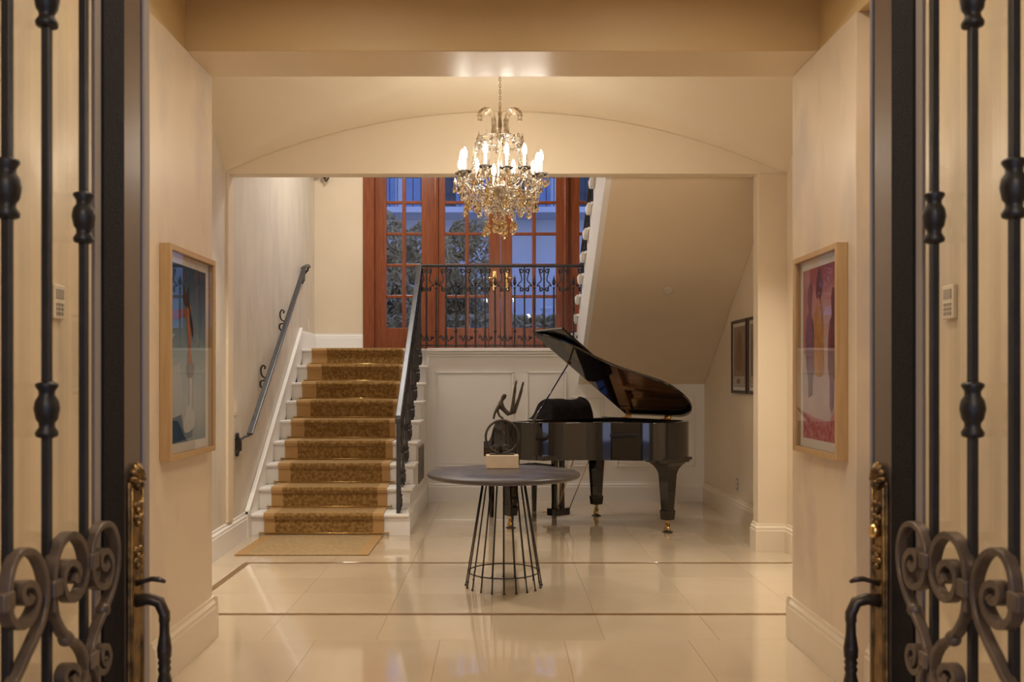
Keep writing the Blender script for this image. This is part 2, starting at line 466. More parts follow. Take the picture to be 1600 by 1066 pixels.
# front wall around the entry door opening (behind and beside the camera's view)
o = MB().box(-2.6, -0.80, 0.6, 0.85, 0, 3.7).box(0.83, 2.7, 0.6, 0.85, 0, 3.7).box(-0.80, 0.83, 0.6, 0.85, 2.75, 3.7).build('wall_front', M['plaster_smooth'])
struct(o, 'front wall around the open entry doors', 'wall')
o = MB().box(-6, 6, -4, 0.7, -0.2, -0.02).build('ground', mat('porch_stone', (0.35, 0.3, 0.24), 0.6, c2=(0.28, 0.24, 0.19), scale=4))
struct(o, 'stone porch outside the entry doors', 'floor')
o = MB().box(-3.2, 3.2, -3.2, 0.6, 2.9, 3.1).build('ceiling.003', M['plaster_smooth'])  # added out of view to keep blue sky light off the doors
struct(o, 'added unseen roof slab blocking sky light over the entry doors', 'ceiling')
o = MB().box(-3.2, -3.0, -3.2, 0.6, -0.02, 2.9).box(3.0, 3.2, -3.2, 0.6, -0.02, 2.9).build('wall_front.001', M['plaster_smooth'])  # unseen walls added with the roof slab to cut sky light
struct(o, 'added unseen side walls blocking sky light at the entry doors', 'wall')

def base_prof(): return [(0, 0), (0.026, 0), (0.026, 0.165), (0.022, 0.175), (0.022, 0.19), (0.012, 0.205), (0.010, 0.222), (0, 0.222)]
def baseboard(mb, p0, p1, side):
    """run from p0 to p1 (xy); side = +1 profile grows to the left of the direction"""
    p0 = Vector((*p0, 0)); p1 = Vector((*p1, 0)); t = (p1 - p0).normalized(); nrm = Vector((-t.y, t.x, 0)) * side
    mb.prism(base_prof(), 0, 1, lambda a, b, q: p0.lerp(p1, q) + nrm * a + Vector((0, 0, b)))
mb = MB()
baseboard(mb, (XL, 3.91), (XL, DE), -1); baseboard(mb, (XL - 0.06, 0.9), (XL - 0.06, 3.91), -1)
baseboard(mb, (-2.1, DE), (XL + 0.026, DE), 1)
struct(mb.build('baseboard_left', M['cream_trim']), 'cream baseboard along the passage wall under the blue artwork', 'baseboard')
mb = MB()
baseboard(mb, (XR, 3.91), (XR, DE), 1); baseboard(mb, (XR + 0.06, 0.9), (XR + 0.06, 3.91), 1)
baseboard(mb, (2.25, DE), (XR - 0.026, DE), -1)
struct(mb.build('baseboard_right', M['cream_trim']), 'cream baseboard along the passage wall under the pink artwork', 'baseboard')

# ---- hall and stairwell walls
d0, d1 = DE, 11.6
poly = [(HL(d0), d0), (HL(d1), d1), (HL(d1) - 0.25, d1), (HL(d0) - 0.25, d0)]
o = MB().prism(poly, 0, 5.0, lambda a, b, z: V(a, b, z)).build('wall_left.001', M['plaster_stair'])
struct(o, 'streaky pale plaster wall beside the stairs with the iron handrail', 'wall')
o = MB().box(HR, HR + 0.25, DE, 11.6, 0, 5.0).build('wall_right.001', M['plaster_smooth'])
struct(o, 'cream wall beside the piano with two dark framed prints', 'wall')
DB = 11.2
o = MB().box(-2.6, -1.70, DB, DB + 0.2, 1.5, 5.0).box(1.74, 2.6, DB, DB + 0.2, 1.5, 5.0).box(-1.70, 1.74, DB, DB + 0.2, 4.22, 5.0).build('wall_back', M['plaster_smooth'])
struct(o, 'cream back wall of the landing around the mahogany doors', 'wall')
o = MB().box(-2.7, 2.7, 7.27, 11.6, 5.0, 5.1).build('ceiling.001', M['vault'])
struct(o, 'high ceiling above the stair landing', 'ceiling')

# far header with a lunette, pillar at its end
D2 = 7.13
def bx(x): return 3.5 - 5.31 + sqrt(5.31 ** 2 - min(abs(x - 0.03), 2.26) ** 2)
def bd(d): return 3.5 - 1.654 + sqrt(max(1.654 ** 2 - (d - 5.945) ** 2, 0))
o = MB().box(-2.45, 2.45, D2, D2 + 0.14, 3.008, 5.0).build('trim_2', M['vault'], bevel=0.004)
struct(o, 'cream header wall with lunette above the stair hall opening', 'wall')
o = MB().box(2.06, 2.30, D2, D2 + 0.14, 0, 3.02).build('pillar', M['plaster_smooth'], bevel=0.006)
struct(o, 'narrow cream pilaster at the piano side of the hall opening', 'pillar')
o = MB().box(-2.22, HL(D2) + 0.02, D2, D2 + 0.14, 0.225, 3.02).build('pillar.001', M['plaster_smooth'], bevel=0.006)
struct(o, 'slim cream pilaster nib on the stair side of the hall opening', 'pillar')
mb = MB()
NX, NY = 64, 40
xs = cuts(-2.3, 2.36, NX); ys = cuts(DE, D2 + 0.02, NY)
vs = [V(x, y, max(bx(x), bd(y), 3.0)) for y in ys for x in xs]
n = NX + 1
mb.add(vs, [(k * n + i, k * n + i + 1, (k + 1) * n + i + 1, (k + 1) * n + i) for k in range(NY) for i in range(NX)], True)
o = mb.build('ceiling.002', M['vault'], fix=False)
sol = o.modifiers.new('thickness', 'SOLIDIFY'); sol.thickness = 0.06; sol.offset = 1
struct(o, 'groin vaulted cream ceiling above the chandelier', 'ceiling')
# hall and stair baseboards
mb = MB()
baseboard(mb, (HL(4.8), 4.8), (HL(7.74), 7.74), -1)
struct(mb.build('baseboard_left.001', M['white']), 'white baseboard running up to the foot of the stairs', 'baseboard')
mb = MB()
baseboard(mb, (HR, 4.8), (HR, D2), 1)
baseboard(mb, (HR, D2 + 0.14), (HR, 10.0), 1)
for a, b_ in (((2.06, D2 + 0.14), (2.06, D2)), ):
    baseboard(mb, a, b_, -1)
baseboard(mb, (2.034, D2), (HR, D2), -1)
struct(mb.build('baseboard_right.001', M['cream_trim']), 'cream baseboard around the pilaster and behind the piano tail', 'baseboard')

# ---- landing, panelled wall below it
LZ = 1.71
land = MB().box(-0.81, HR, 10.0, 11.6, 0, LZ).box(-2.36, -0.81, 10.275, 11.6, 0, LZ).build('landing', M['white'])
struct(land, 'white panelled block carrying the stair landing', 'landing')
def moulding(mb, x0, x1, z0, z1, w=0.016, t=0.012, y=10.0):
    for a in ((x0, x1, z0, z0 + w), (x0, x1, z1 - w, z1)): mb.box(a[0], a[1], y - t, y, a[2], a[3])
    for a in ((x0, x0 + w), (x1 - w, x1)): mb.box(a[0], a[1], y - t, y, z0, z1)
    g = 0.03
    mb.box(x0 + g, x1 - g, y - 0.005, y, z0 + g, z1 - g)
for x0, x1, z0, z1 in ((-0.714, 0.164, 0.39, 1.449), (0.307, 0.75, 0.39, 1.449), (0.80, 1.164, 0.39, 1.17), (1.307, 2.18, 0.39, 1.17)):
    mb = MB(); moulding(mb, x0, x1, z0, z1)
    mb.build('panel_moulding', M['white'], land, bevel=0.003)
mb = MB().box(-0.80, 0.95, 9.945, 10.0, 1.675, 1.712).box(-0.80, 0.95, 9.965, 10.0, 1.645, 1.675).box(-0.80, 0.95, 9.982, 10.0, 1.615, 1.645)
mb.build('landing_nosing', M['white'], land, bevel=0.006)
mb = MB(); baseboard(mb, (-0.79, 10.0), (HR, 10.0), -1)
mb.build('baseboard', M['white'], land)
mb = MB().box(-1.70, -0.86, 10.3, 11.18, LZ, LZ + 0.012); mb.build('landing_carpet', M['rug'], land)
# white baseboard on the landing
mb = MB(); baseboard(mb, (HL(10.2), 10.2), (HL(DB), DB), -1); baseboard(mb, (HL(DB), DB), (-1.70, DB), -1)
o = mb.build('baseboard_back', M['white'], loc=(0, 0, LZ))
struct(o, 'white baseboard at the corner of the landing beside the mahogany door frame', 'baseboard')

# ---- glazed mahogany doors and sidelights on the landing
GZ0, ROW, NR = 2.009, 0.394, 5
GZ1 = GZ0 + ROW * NR
def glazed(name, label, cat, xa, xb, st_l, st_r, bottom=LZ + 0.012, y=DB + 0.05, th=0.05):
    r = sroot(name, label, cat, (0, 0, 0))
    MB().box(xa, xa + st_l, y, y + th, bottom, 4.16).build('stile', M['mahogany'], r, bevel=0.004)
    MB().box(xb - st_r, xb, y, y + th, bottom, 4.16).build('stile', M['mahogany'], r, bevel=0.004)
    g0, g1 = xa + st_l, xb - st_r
    MB().box(g0, g1, y + 0.002, y + th - 0.002, bottom, GZ0).build('bottom_rail', M['mahogany'], r, bevel=0.004)
    MB().box(g0, g1, y + 0.002, y + th - 0.002, GZ1, 4.16).build('top_rail', M['mahogany'], r, bevel=0.004)
    mw = 0.024; xm = (g0 + g1) / 2
    MB().box(xm - mw, xm + mw, y + 0.006, y + th - 0.006, GZ0, GZ1).build('muntin', M['mahogany'], r, bevel=0.006)
    for k in range(1, NR):
        z = GZ0 + ROW * k
        MB().box(g0, g1, y + 0.008, y + th - 0.008, z - mw * 0.8, z + mw * 0.8).build('muntin', M['mahogany'], r, bevel=0.006)
    for k in range(NR):
        for a, b_ in ((g0, xm - mw), (xm + mw, g1)):
            z0 = GZ0 + ROW * k + (0 if k == 0 else mw * 0.8); z1 = GZ0 + ROW * (k + 1) - (0 if k == NR - 1 else mw * 0.8)
            MB().box(a, b_, y + 0.022, y + 0.028, z0, z1).build('pane', M['pane'], r)
    return r
cx = 0.016
window = glazed('window_1', 'narrow ten-pane mahogany sidelight above the stair runner', 'window', -1.56, -0.83, 0.144, 0.146)
window = glazed('window_2', 'narrow ten-pane mahogany sidelight half hidden by the upper flight', 'window', cx + 0.846, cx + 1.576, 0.146, 0.144)
dl = glazed('door_3', 'mahogany glazed door leaf nearer the stair runner, with brass lever', 'door', -0.765, cx - 0.002, 0.085, 0.145)
dr = glazed('door_4', 'mahogany glazed door leaf nearer the upper flight, with brass lever', 'door', cx + 0.002, cx + 0.781, 0.145, 0.085)
for r, s in ((dl, -1), (dr, 1)):
    hx = cx + s * 0.075
    mb = MB().box(hx - 0.02, hx + 0.02, DB + 0.042, DB + 0.05, 2.48, 2.72)
    mb.tube([V(hx, DB + 0.045, 2.63), V(hx, DB, 2.63), V(hx + s * 0.02, DB - 0.01, 2.63), V(hx + s * 0.12, DB - 0.01, 2.625)], 0.010)
    mb.build('lever_handle', M['brass'], r)
    MB().lathe([(0.018, 0), (0.018, 0.012)], (0, 0, 0), 12, True, Matrix.Translation((hx, DB + 0.04, 2.55)) @ Matrix.Rotation(pi / 2, 4, 'X')).build('lock_cylinder', M['brass'], r)
mb = MB().box(-1.70, -1.56, DB - 0.03, DB + 0.16, LZ, 4.22).box(cx + 1.576, 1.74, DB - 0.03, DB + 0.16, LZ, 4.22).box(-1.70, 1.74, DB - 0.03, DB + 0.16, 4.16, 4.22)
fr = mb.build('trim_3', M['mahogany'], bevel=0.006)
struct(fr, 'mahogany door frame on the landing', 'door frame')
for x0, x1 in ((-0.83, -0.765), (cx + 0.781, cx + 0.846)):
    mb = MB().box(x0, x1, DB + 0.0, DB + 0.14, LZ, 4.16)
    mb.tube([V((x0 + x1) / 2, DB + 0.0, LZ), V((x0 + x1) / 2, DB + 0.0, 4.16)], 0.016, 10)
    mb.build('mullion', M['mahogany'], fr, bevel=0.004)
MB().box(-1.56, cx + 1.576, DB - 0.03, DB + 0.16, LZ, LZ + 0.012).build('threshold', M['mahogany'], fr)

# =================================================================== LOWER STAIRS
R, T, D1 = 0.19, 0.298, 7.86
sw = thing('staircase', 'lower straight flight of white stairs rising to the landing', 'staircase', (0, 0, 0))
def sx(d, x): return x - 0.033 * (d - D1)
XS0, XS1 = -2.175, -0.81
for k in range(1, 9):
    d = D1 + T * (k - 1); o_ = sx(d, 0)
    MB().box(XS0 + o_, XS1 + o_ * 0.0, d, d + 0.03, R * (k - 1), R * k - 0.03).build('riser', M['white'], sw)
    MB().box(XS0 + o_, XS1 + 0.025, d - 0.03, d + T, R * k - 0.032, R * k).build('tread', M['white'], sw, bevel=0.012, seg=3)
    mb = MB().box(XS1 - 0.02, XS1 + 0.014, d - 0.004, d + T * 0.5, R * k - 0.05, R * k - 0.032)
    mb.build('cove_moulding', M['white'], sw, bevel=0.006)
d = D1 + T * 8; o_ = sx(d, 0)
MB().box(XS0 + o_, XS1, d, d + 0.03, R * 8, R * 9 - 0.03).build('riser', M['white'], sw)
MB().box(XS0 + o_, XS1 + 0.02, d - 0.03, d + 0.1, R * 9 - 0.032, R * 9 + 0.001).build('tread', M['white'], sw, bevel=0.012, seg=3)
# closed side under the flight and carriage
poly = [(D1 + 0.004, 0)]
for k in range(1, 9): poly += [(D1 + T * (k - 1) + 0.004, R * k - 0.034), (D1 + T * k + 0.004, R * k - 0.034)]
poly += [(10.27, R * 8 - 0.034), (10.27, 0)]
MB().prism(poly, XS1 - 0.04, XS1, lambda a, b, x: V(x, a, b)).build('stair_side', M['white'], sw)
MB().prism(poly, -1.6, -1.5, lambda a, b, x: V(x, a, b - 0.03 if b > 0.1 else b)).build('carriage', M['white'], sw)
# wall string
pl = [(7.72, 0), (7.72, 0.225), (10.22, LZ + 0.235), (10.22, LZ - 0.1), (7.9, 0)]
MB().prism(pl, 0.002, 0.03, lambda a, b, x: V(HL(a) + x, a, b)).build('wall_string', M['white'], sw)
pl = [(7.72, 0.20), (7.72, 0.236), (10.2, LZ + 0.245), (10.2, LZ + 0.205)]
MB().prism(pl, 0.002, 0.042, lambda a, b, x: V(HL(a) + x, a, b)).build('string_cap', M['white'], sw, bevel=0.006)
mb = MB(); baseboard(mb, (XS1, 7.86), (XS1, 10.0), -1); mb.build('baseboard', M['white'], sw)

# runner carpet and stair rods
run = thing('stair_runner', 'gold-brown patterned carpet runner held by brass rods on the stairs', 'carpet', (-1.535, 0, 0))
path = [(D1 - 0.012, 0.012)]
for k in range(1, 10):
    d = D1 + T * (k - 1)
    path += [(d - 0.012, R * k - 0.055), (d - 0.034, R * k - 0.04), (d - 0.042, R * k - 0.015), (d - 0.034, R * k + 0.006), (d - 0.02, R * k + 0.012)]
    if k < 9: path += [(d + T - 0.03, R * k + 0.012), (d + T - 0.012, R * k + 0.02)]
path += [(10.5, R * 9 + 0.012)]
mb = MB(); n = len(path); hw = 0.525; vs = []
for a, b_ in path:
    vs += [V(sx(a, -hw), a, b_), V(sx(a, hw), a, b_)]
mb.add(vs, [(2 * i, 2 * i + 1, 2 * i + 3, 2 * i + 2) for i in range(n - 1)])
o = mb.build('carpet', M['runner'], run)
sol = o.modifiers.new('thickness', 'SOLIDIFY'); sol.thickness = 0.010; sol.offset = -1
for k in range(0, 9):
    d = D1 + T * k - 0.018 ; z = R * k + 0.022
    mb = MB().tube([V(sx(d, -hw - 0.03), d, z), V(sx(d, hw + 0.03), d, z)], 0.006, 8)
    for s in (-1, 1): mb.sphere((sx(d, s * (hw + 0.035)), d, z), 0.013, 8, 6)
    mb.build('stair_rod', M['brass'], run)
rug = MB().box(-0.52, 0.52, -0.44, 0.44, 0, 0.011).build('floor_mat', M['rug'], bevel=0.003, loc=(-1.535, 7.395, 0.0005))
tag(rug, 'flat tan rug with plain borders lying at the foot of the stairs', 'rug')

# =================================================================== UPPER FLIGHT
uf = thing('staircase', 'upper flight with plain sloped underside rising above the piano', 'staircase')
UX = 0.88
def nose(k): return 10.5 - 0.3 * (k - 1)
def sof(d): return 1.31 + 0.665 * (10.0 - d)
side = [(10.0, 1.31), (7.30, sof(7.30))]
K = 11
side += [(7.30, LZ + R * K - 0.034)]
for k in range(K, 0, -1):
    side += [(max(nose(k) - 0.03, 7.3), LZ + R * k - 0.034), (nose(k) - 0.03, LZ + R * (k - 1) - 0.034 if k > 1 else LZ)]
side += [(10.0, LZ)]
# remove duplicate neighbours
cl = []
for p in side:
    if not cl or abs(p[0] - cl[-1][0]) + abs(p[1] - cl[-1][1]) > 1e-4: cl.append(p)
MB().prism(cl, UX, UX + 0.05, lambda a, b, x: V(x, a, b)).build('stringer', M['white'], uf)
body = [(10.0, 1.31), (7.30, sof(7.30)), (7.30, sof(7.30) + 0.25), (10.0, 1.56)]
MB().prism(body, UX + 0.05, HR - 0.003, lambda a, b, x: V(x, a, b)).build('underside', M['stair_soffit'], uf)
for k in range(1, K + 1):
    d = nose(k)
    MB().box(UX - 0.02, HR - 0.003, max(d - 0.3, 7.3), d, LZ + R * k - 0.034, LZ + R * k).build('tread', M['white'], uf, bevel=0.012, seg=3)
    MB().box(UX + 0.05, HR - 0.003, d - 0.05, d - 0.03, LZ + R * (k - 1), LZ + R * k - 0.034).build('riser', M['white'], uf)
    mb = MB()
    pl = [(d + 0.005, LZ + R * k), (d + 0.012, LZ + R * k - 0.03)] + [(d - 0.02 - 0.03 * i, LZ + R * k - 0.034 - 0.065 * sin(pi * (i + 0.7) / 7.4)) for i in range(0, 7)] + [(d - 0.24, LZ + R * k)]
    mb.prism(pl, UX - 0.045, UX, lambda a, b, x: V(x, a, b)).build('tread_bracket', M['white'], uf, bevel=0.008)
o = MB().lathe([(0.045, 0), (0.045, 0.008), (0.036, 0.012), (0.034, 0.006)], (0, 0, 0), 24, True,
    Matrix.Translation((1.62, 8.62, sof(8.62) - 0.002)) @ Matrix.Rotation(pi - atan2(0.665, 1) * 1.0, 4, 'X')).build('recessed_downlight', M['plastic'])
tag(o, 'small round cream recessed fitting in the sloped underside of upper flight', 'ceiling light')

# =================================================================== IRON RAILINGS
def ornament(mb, pts, nrm, f, wd=0.011, th=0.011, n=5, taper=None):
    """smooth 2d path -> world through f(a, b)"""
    mb.ribbon([f(p[0], p[1]) for p in catmull([(a, b, 0) for a, b in pts], n)], nrm, wd, th, taper)
def s_scroll(x, z0, z1, s, r=0.028):
    """2d S-scroll beside a vertical line x, spirals at both ends; s = side"""
    a = spiral(x + s * r, z1 - r, r * 0.25, r, pi / 2 if s > 0 else pi / 2, -s * 1.1, 10)
    b = spiral(x + s * r * 0.9, z0 + r * 0.9, r * 0.9, r * 0.25, (pi if s > 0 else 0), s * 1.1, 10)
    return a + b
lr = thing('landing_railing', 'black wrought iron railing with spearheads and scrolls along landing edge', 'railing', (0, 0, 0))
YR = 10.05
def zr(y): return 1.385 + (590 - y) * YR / 1400
X0, X1 = -0.897, 0.945
ZT, ZBm = zr(415), 1.735
mb = MB().box(X0 - 0.02, X1, YR - 0.022, YR + 0.022, ZT - 0.008, ZT + 0.010).box(X0, X1, YR - 0.012, YR + 0.012, ZT - 0.022, ZT - 0.008)
mb.build('top_rail', M['rail_iron'], lr, bevel=0.003)
MB().box(X0, X1, YR - 0.012, YR + 0.012, ZBm, ZBm + 0.016).build('bottom_rail', M['iron'], lr)
fw = lambda a, b: V(a, YR, b)
bars = []
i = 0
spears = [-0.705 + 0.2197 * q for q in range(8)]
plains = [-0.815 + 0.2197 * q for q in range(9)]
for x in plains:
    mb = MB().box(x - 0.0095, x + 0.0095, YR - 0.0095, YR + 0.0095, LZ, ZT - 0.01)
    for zz in (zr(436), zr(452), zr(520)): mb.box(x - 0.011, x + 0.011, YR - 0.011, YR + 0.011, zz - 0.007, zz + 0.007)
    mb.build('baluster', M['iron'], lr)
    for s in (-1, 1):
        mb = MB()
        if abs(x + s * 0.11 - X0) < 0.02 or x + s * 0.11 > X1: continue
        # upper curl next to the bar, sweeping out round the spearhead
        sp = spiral(x + s * 0.036, zr(424), 0.008, 0.026, pi / 2, -s * 1.15, 12)
        pts = sp + [(x + s * 0.03, zr(437)), (x + s * 0.062, zr(443)), (x + s * 0.08, zr(447))]
        ornament(mb, pts, (0, 1, 0), fw, 0.013, 0.013, n=3)
        mb.build('upper_scroll', M['iron'], lr); mb = MB()
        # mid curl below
        sp = spiral(x + s * 0.034, zr(452), 0.007, 0.022, -pi / 2, s * 1.1, 12)
        ornament(mb, sp + [(x + s * 0.05, zr(447)), (x + s * 0.085, zr(447))], (0, 1, 0), fw, 0.013, 0.013, n=3)
        mb.build('middle_scroll', M['iron'], lr); mb = MB()
        # bottom fan curl
        sp = spiral(x + s * 0.06, zr(527), 0.006, 0.019, 0, s * 1.0, 10)
        ornament(mb, sp + [(x + s * 0.03, zr(533)), (x + s * 0.008, zr(524))], (0, 1, 0), fw, 0.013, 0.013, n=3)
        mb.build('lower_scroll', M['iron'], lr)
for x in spears:
    mb = MB().box(x - 0.0095, x + 0.0095, YR - 0.0095, YR + 0.0095, LZ, zr(449))
    mb.lathe([(0.010, -0.012), (0.016, 0), (0.010, 0.012)], (x, YR, zr(450)), 8)
    mb.lathe([(0.008, -0.03), (0.014, -0.012), (0.009, 0), (0.014, 0.012), (0.008, 0.03)], (x, YR, zr(484)), 8)
    mb.lathe([(0.007, -0.02), (0.016, -0.004), (0.02, 0.008), (0.007, 0.02)], (x, YR, zr(518)), 8)
    mb.build('baluster', M['iron'], lr)
    MB().lathe([(0.007, 0), (0.027, 0.032), (0.023, 0.058), (0.010, 0.09), (0.001, 0.125)], (x, YR, zr(447)), 4, False).build('spearhead', M['iron'], lr)

sr = thing('stair_railing', 'black wrought iron stair railing with newel post beside the runner', 'railing')
SX = -0.888
def hz(d): return 1.035 + 0.743 * (d - 7.89)
MB().box(SX - 0.017, SX + 0.017, 7.875, 7.909, R, hz(7.9) - 0.01).build('newel_post', M['rail_iron'], sr, bevel=0.003)
mb = MB()
pth = [V(SX, 7.872, hz(7.89) - 0.055), V(SX, 7.868, hz(7.89) - 0.02), V(SX, 7.885, hz(7.89) + 0.006), V(SX, 7.93, hz(7.93) + 0.008), V(SX - 0.004, 10.03, hz(10.03) + 0.01), V(SX - 0.004, 10.07, ZT)]
mb.ribbon(pth, (1, 0, 0), 0.026, 0.052)
mb.build('handrail', M['rail_iron'], sr, bevel=0.007)
MB().ribbon([V(SX, 7.9, hz(7.9) - 0.03), V(SX, 10.03, hz(10.03) - 0.03)], (1, 0, 0), 0.012, 0.02).build('under_rail', M['iron'], sr)
fx = lambda a, b: V(SX, a, b)
i = 0
for k in range(1, 9):
    for q in range(2):
        d = D1 + T * (k - 1) + (0.055 if q == 0 else 0.2)
        if d < 7.93: d = 7.99
        zt, zb = hz(d) - 0.03, R * k
        mb = MB().box(SX - 0.0065, SX + 0.0065, d - 0.0065, d + 0.0065, zb, zt)
        mb.lathe([(0.008, -0.03), (0.014, -0.012), (0.009, 0), (0.014, 0.012), (0.008, 0.03)], (SX, d, zb + 0.34), 8)
        mb.lathe([(0.007, -0.02), (0.016, -0.004), (0.02, 0.008), (0.007, 0.02)], (SX, d, zb + 0.13), 8)
        mb.build('baluster', M['iron'], sr)
        for s in (-1, 1):
            mb = MB()
            ornament(mb, spiral(d + s * 0.034, zt - 0.06 + s * 0.02, 0.008, 0.026, pi / 2, -s * 1.15, 12) + [(d + s * 0.03, zt - 0.17), (d + s * 0.06, zt - 0.24), (d + s * 0.01, zt - 0.33)], (1, 0, 0), fx, 0.012, 0.026, 3)
            mb.build('upper_scroll', M['iron'], sr); mb = MB()
            ornament(mb, spiral(d + s * 0.038, zb + 0.09, 0.006, 0.024, 0, s * 1.0, 10) + [(d + s * 0.03, zb + 0.03), (d + s * 0.008, zb + 0.13)], (1, 0, 0), fx, 0.012, 0.024, 3)
            mb.build('lower_scroll', M['iron'], sr)

ur = thing('stair_railing', 'black wrought iron railing of the upper flight seen edge-on', 'railing')
UXR = 0.965
def uh(d): return LZ + R + 0.86 + 0.633 * (10.5 - d)
mb = MB().box(UXR - 0.02, UXR + 0.02, 10.42, 10.46, LZ, uh(10.44)); mb.build('newel_post', M['rail_iron'], ur, bevel=0.003)
MB().ribbon([V(UXR, 10.46, uh(10.46)), V(UXR, 7.4, uh(7.4))], (1, 0, 0), 0.024, 0.046).build('handrail', M['rail_iron'], ur, bevel=0.006)
MB().ribbon([V(UXR, 10.03, ZT), V(UXR, 10.2, ZT + 0.015), V(UXR, 10.44, ZT + 0.02)], (1, 0, 0), 0.03, 0.04).build('level_rail', M['rail_iron'], ur, bevel=0.006)
fu = lambda a, b: V(UXR, a, b)
for k in range(1, K + 1):
    for q in (0.08, 0.22):
        d = nose(k) - q; zb = LZ + R * k
        if d < 7.4: continue
        mb = MB().box(UXR - 0.0065, UXR + 0.0065, d - 0.0065, d + 0.0065, zb, uh(d))
        mb.lathe([(0.008, -0.03), (0.014, -0.012), (0.009, 0), (0.014, 0.012), (0.008, 0.03)], (UXR, d, zb + 0.36), 8)
        mb.build('baluster', M['iron'], ur)
        for s in (-1, 1):
            mb = MB()
            ornament(mb, spiral(d + s * 0.034, zb + 0.75, 0.008, 0.026, pi / 2, -s * 1.15, 12) + [(d + s * 0.03, zb + 0.64), (d + s * 0.06, zb + 0.57), (d + s * 0.01, zb + 0.48)], (1, 0, 0), fu, 0.012, 0.024, 3)
            mb.build('scroll', M['iron'], ur)

# wall handrail on the left
wh = thing('wall_handrail', 'black iron handrail with scrolled brackets fixed to the streaky plaster wall', 'handrail')
def WX(d, off=0.09): return HL(d) + off
a, b_ = V(WX(7.54), 7.54, 0.905), V(WX(10.05), 10.05, 2.625)
MB().ribbon([a, a.lerp(b_, 0.5), b_, V(WX(10.22), 10.22, 2.665), V(WX(10.3), 10.3, 2.655)], (1, 0, 0), 0.024, 0.05).build('handrail', M['rail_iron'], wh, bevel=0.007)
mb = MB().ribbon([V(WX(7.53), 7.53, 0.90), V(WX(7.5, 0.05), 7.5, 0.885), V(WX(7.47, 0.012), 7.47, 0.85)], (0, 1, 0), 0.02, 0.03)
mb.build('lower_return', M['rail_iron'], wh, bevel=0.004)
mb = MB().ribbon([V(WX(10.3), 10.3, 2.655), V(WX(10.34, 0.07), 10.34, 2.62), V(WX(10.35, 0.02), 10.35, 2.57)], (0, 1, 0), 0.02, 0.03)
mb.build('upper_return', M['rail_iron'], wh, bevel=0.004)
for d, z in ((7.46, 0.83), (10.35, 2.56)):
    mb = MB().box(HL(d) + 0.001, HL(d) + 0.03, d - 0.05, d + 0.05, z - 0.06, z + 0.05)
    f_ = lambda p, q, d=d: V(HL(d) + 0.02, p, q)
    for s in (-1, 1):
        ornament(mb, spiral(d - 0.045, z + s * 0.075, 0.008, 0.03, -s * pi / 2, s * 1.2, 12), (1, 0, 0), f_, 0.012, 0.02, 3)
    mb.build('wall_plate', M['iron'], wh, bevel=0.003)
for d in (8.28, 9.12):
    t_ = (d - 7.54) / (10.05 - 7.54); z = 0.905 + t_ * 1.72
    mb = MB()
    br = wh
    f_ = lambda p, q, d=d, z=z: V(HL(d) + p, d, z + q)
    ornament(mb, [(0.085, -0.012), (0.05, -0.03), (0.02, -0.005), (0.012, 0.05), (0.03, 0.085), (0.052, 0.07), (0.045, 0.05)], (0, 1, 0), f_, 0.012, 0.016, 5)
    mb.build('scroll_bracket', M['iron'], wh); mb = MB()
    ornament(mb, [(0.085, -0.02), (0.05, -0.05), (0.015, -0.06), (0.006, -0.10), (0.03, -0.125), (0.05, -0.105), (0.035, -0.09)], (0, 1, 0), f_, 0.012, 0.016, 5)
    mb.box(WX(d, -0.088), WX(d, -0.08), d - 0.012, d + 0.012, z - 0.05, z + 0.03)
    mb.build('scroll_bracket', M['iron'], wh)

# =================================================================== ROUND TABLE AND SCULPTURE
TX, TY = 0.03, 5.95
tb = thing('round_table', 'round dark slate-topped table on a cage of slim black iron rods', 'table', (TX, TY, 0))
MB().lathe([(0.10, 0.722), (0.485, 0.722), (0.503, 0.731), (0.508, 0.742), (0.503, 0.753), (0.492, 0.759), (0.25, 0.7605), (0.02, 0.761)], n=72).build('tabletop', M['slate'], tb)
MB().lathe([(0.145, 0.712), (0.145, 0.722), (0.01, 0.722), (0.01, 0.712)], n=32, caps=False).build('mounting_disc', M['iron'], tb)
for k in range(20):
    a_ = 2 * pi * k / 20 + pi / 2 + 0.004
    mb = MB().tube([V(0.136 * cos(a_), 0.136 * sin(a_), 0.716), V(0.252 * cos(a_), 0.252 * sin(a_), 0.008)], 0.0048, 8)
    mb.sphere((0.2525 * cos(a_), 0.2525 * sin(a_), 0.0085), 0.0085, 8, 6)
    mb.build('rod', M['iron'], tb)
MB().tube([V(0.234 * cos(2 * pi * k / 64), 0.234 * sin(2 * pi * k / 64), 0.10) for k in range(64)], 0.0042, 8, closed=True).build('hoop', M['iron'], tb)

SD = 6.19
def SP(a, b, dy=0.0):   # sculpture drawing plane
    return V((640 + a * 0.1876 - 780) * SD / 1400, SD + dy, 1.385 - (580 + b * 0.1876 - 590) * SD / 1400)
sc_ = thing('sculpture', 'bronze acrobat figure perched on a ring above a stone block', 'sculpture', (0, 0, 0))
xb0, xb1 = SP(637, 0).x, SP(906, 0).x
MB().box(xb0, xb1, SD - 0.055, SD + 0.06, 0.7615, 0.851).build('base_block', M['travertine'], sc_, bevel=0.003)
MB().box(SP(668, 0).x, SP(872, 0).x, SD - 0.03, SD + 0.03, 0.851, 0.860).build('foot_plate', M['bronze'], sc_)
c = SP(771, 548); rr = 0.1135
MB().tube([V(c.x + rr * cos(2 * pi * k / 48), SD, c.z + rr * sin(2 * pi * k / 48)) for k in range(48)], 0.0088, 8, closed=True).build('ring', M['bronze'], sc_)
mb = MB().tube([SP(760, 690), SP(760, 600), SP(760, 520), SP(760, 500), SP(760, 460), SP(762, 425)], [0.013, 0.006, 0.006, 0.017, 0.013, 0.006], 8)
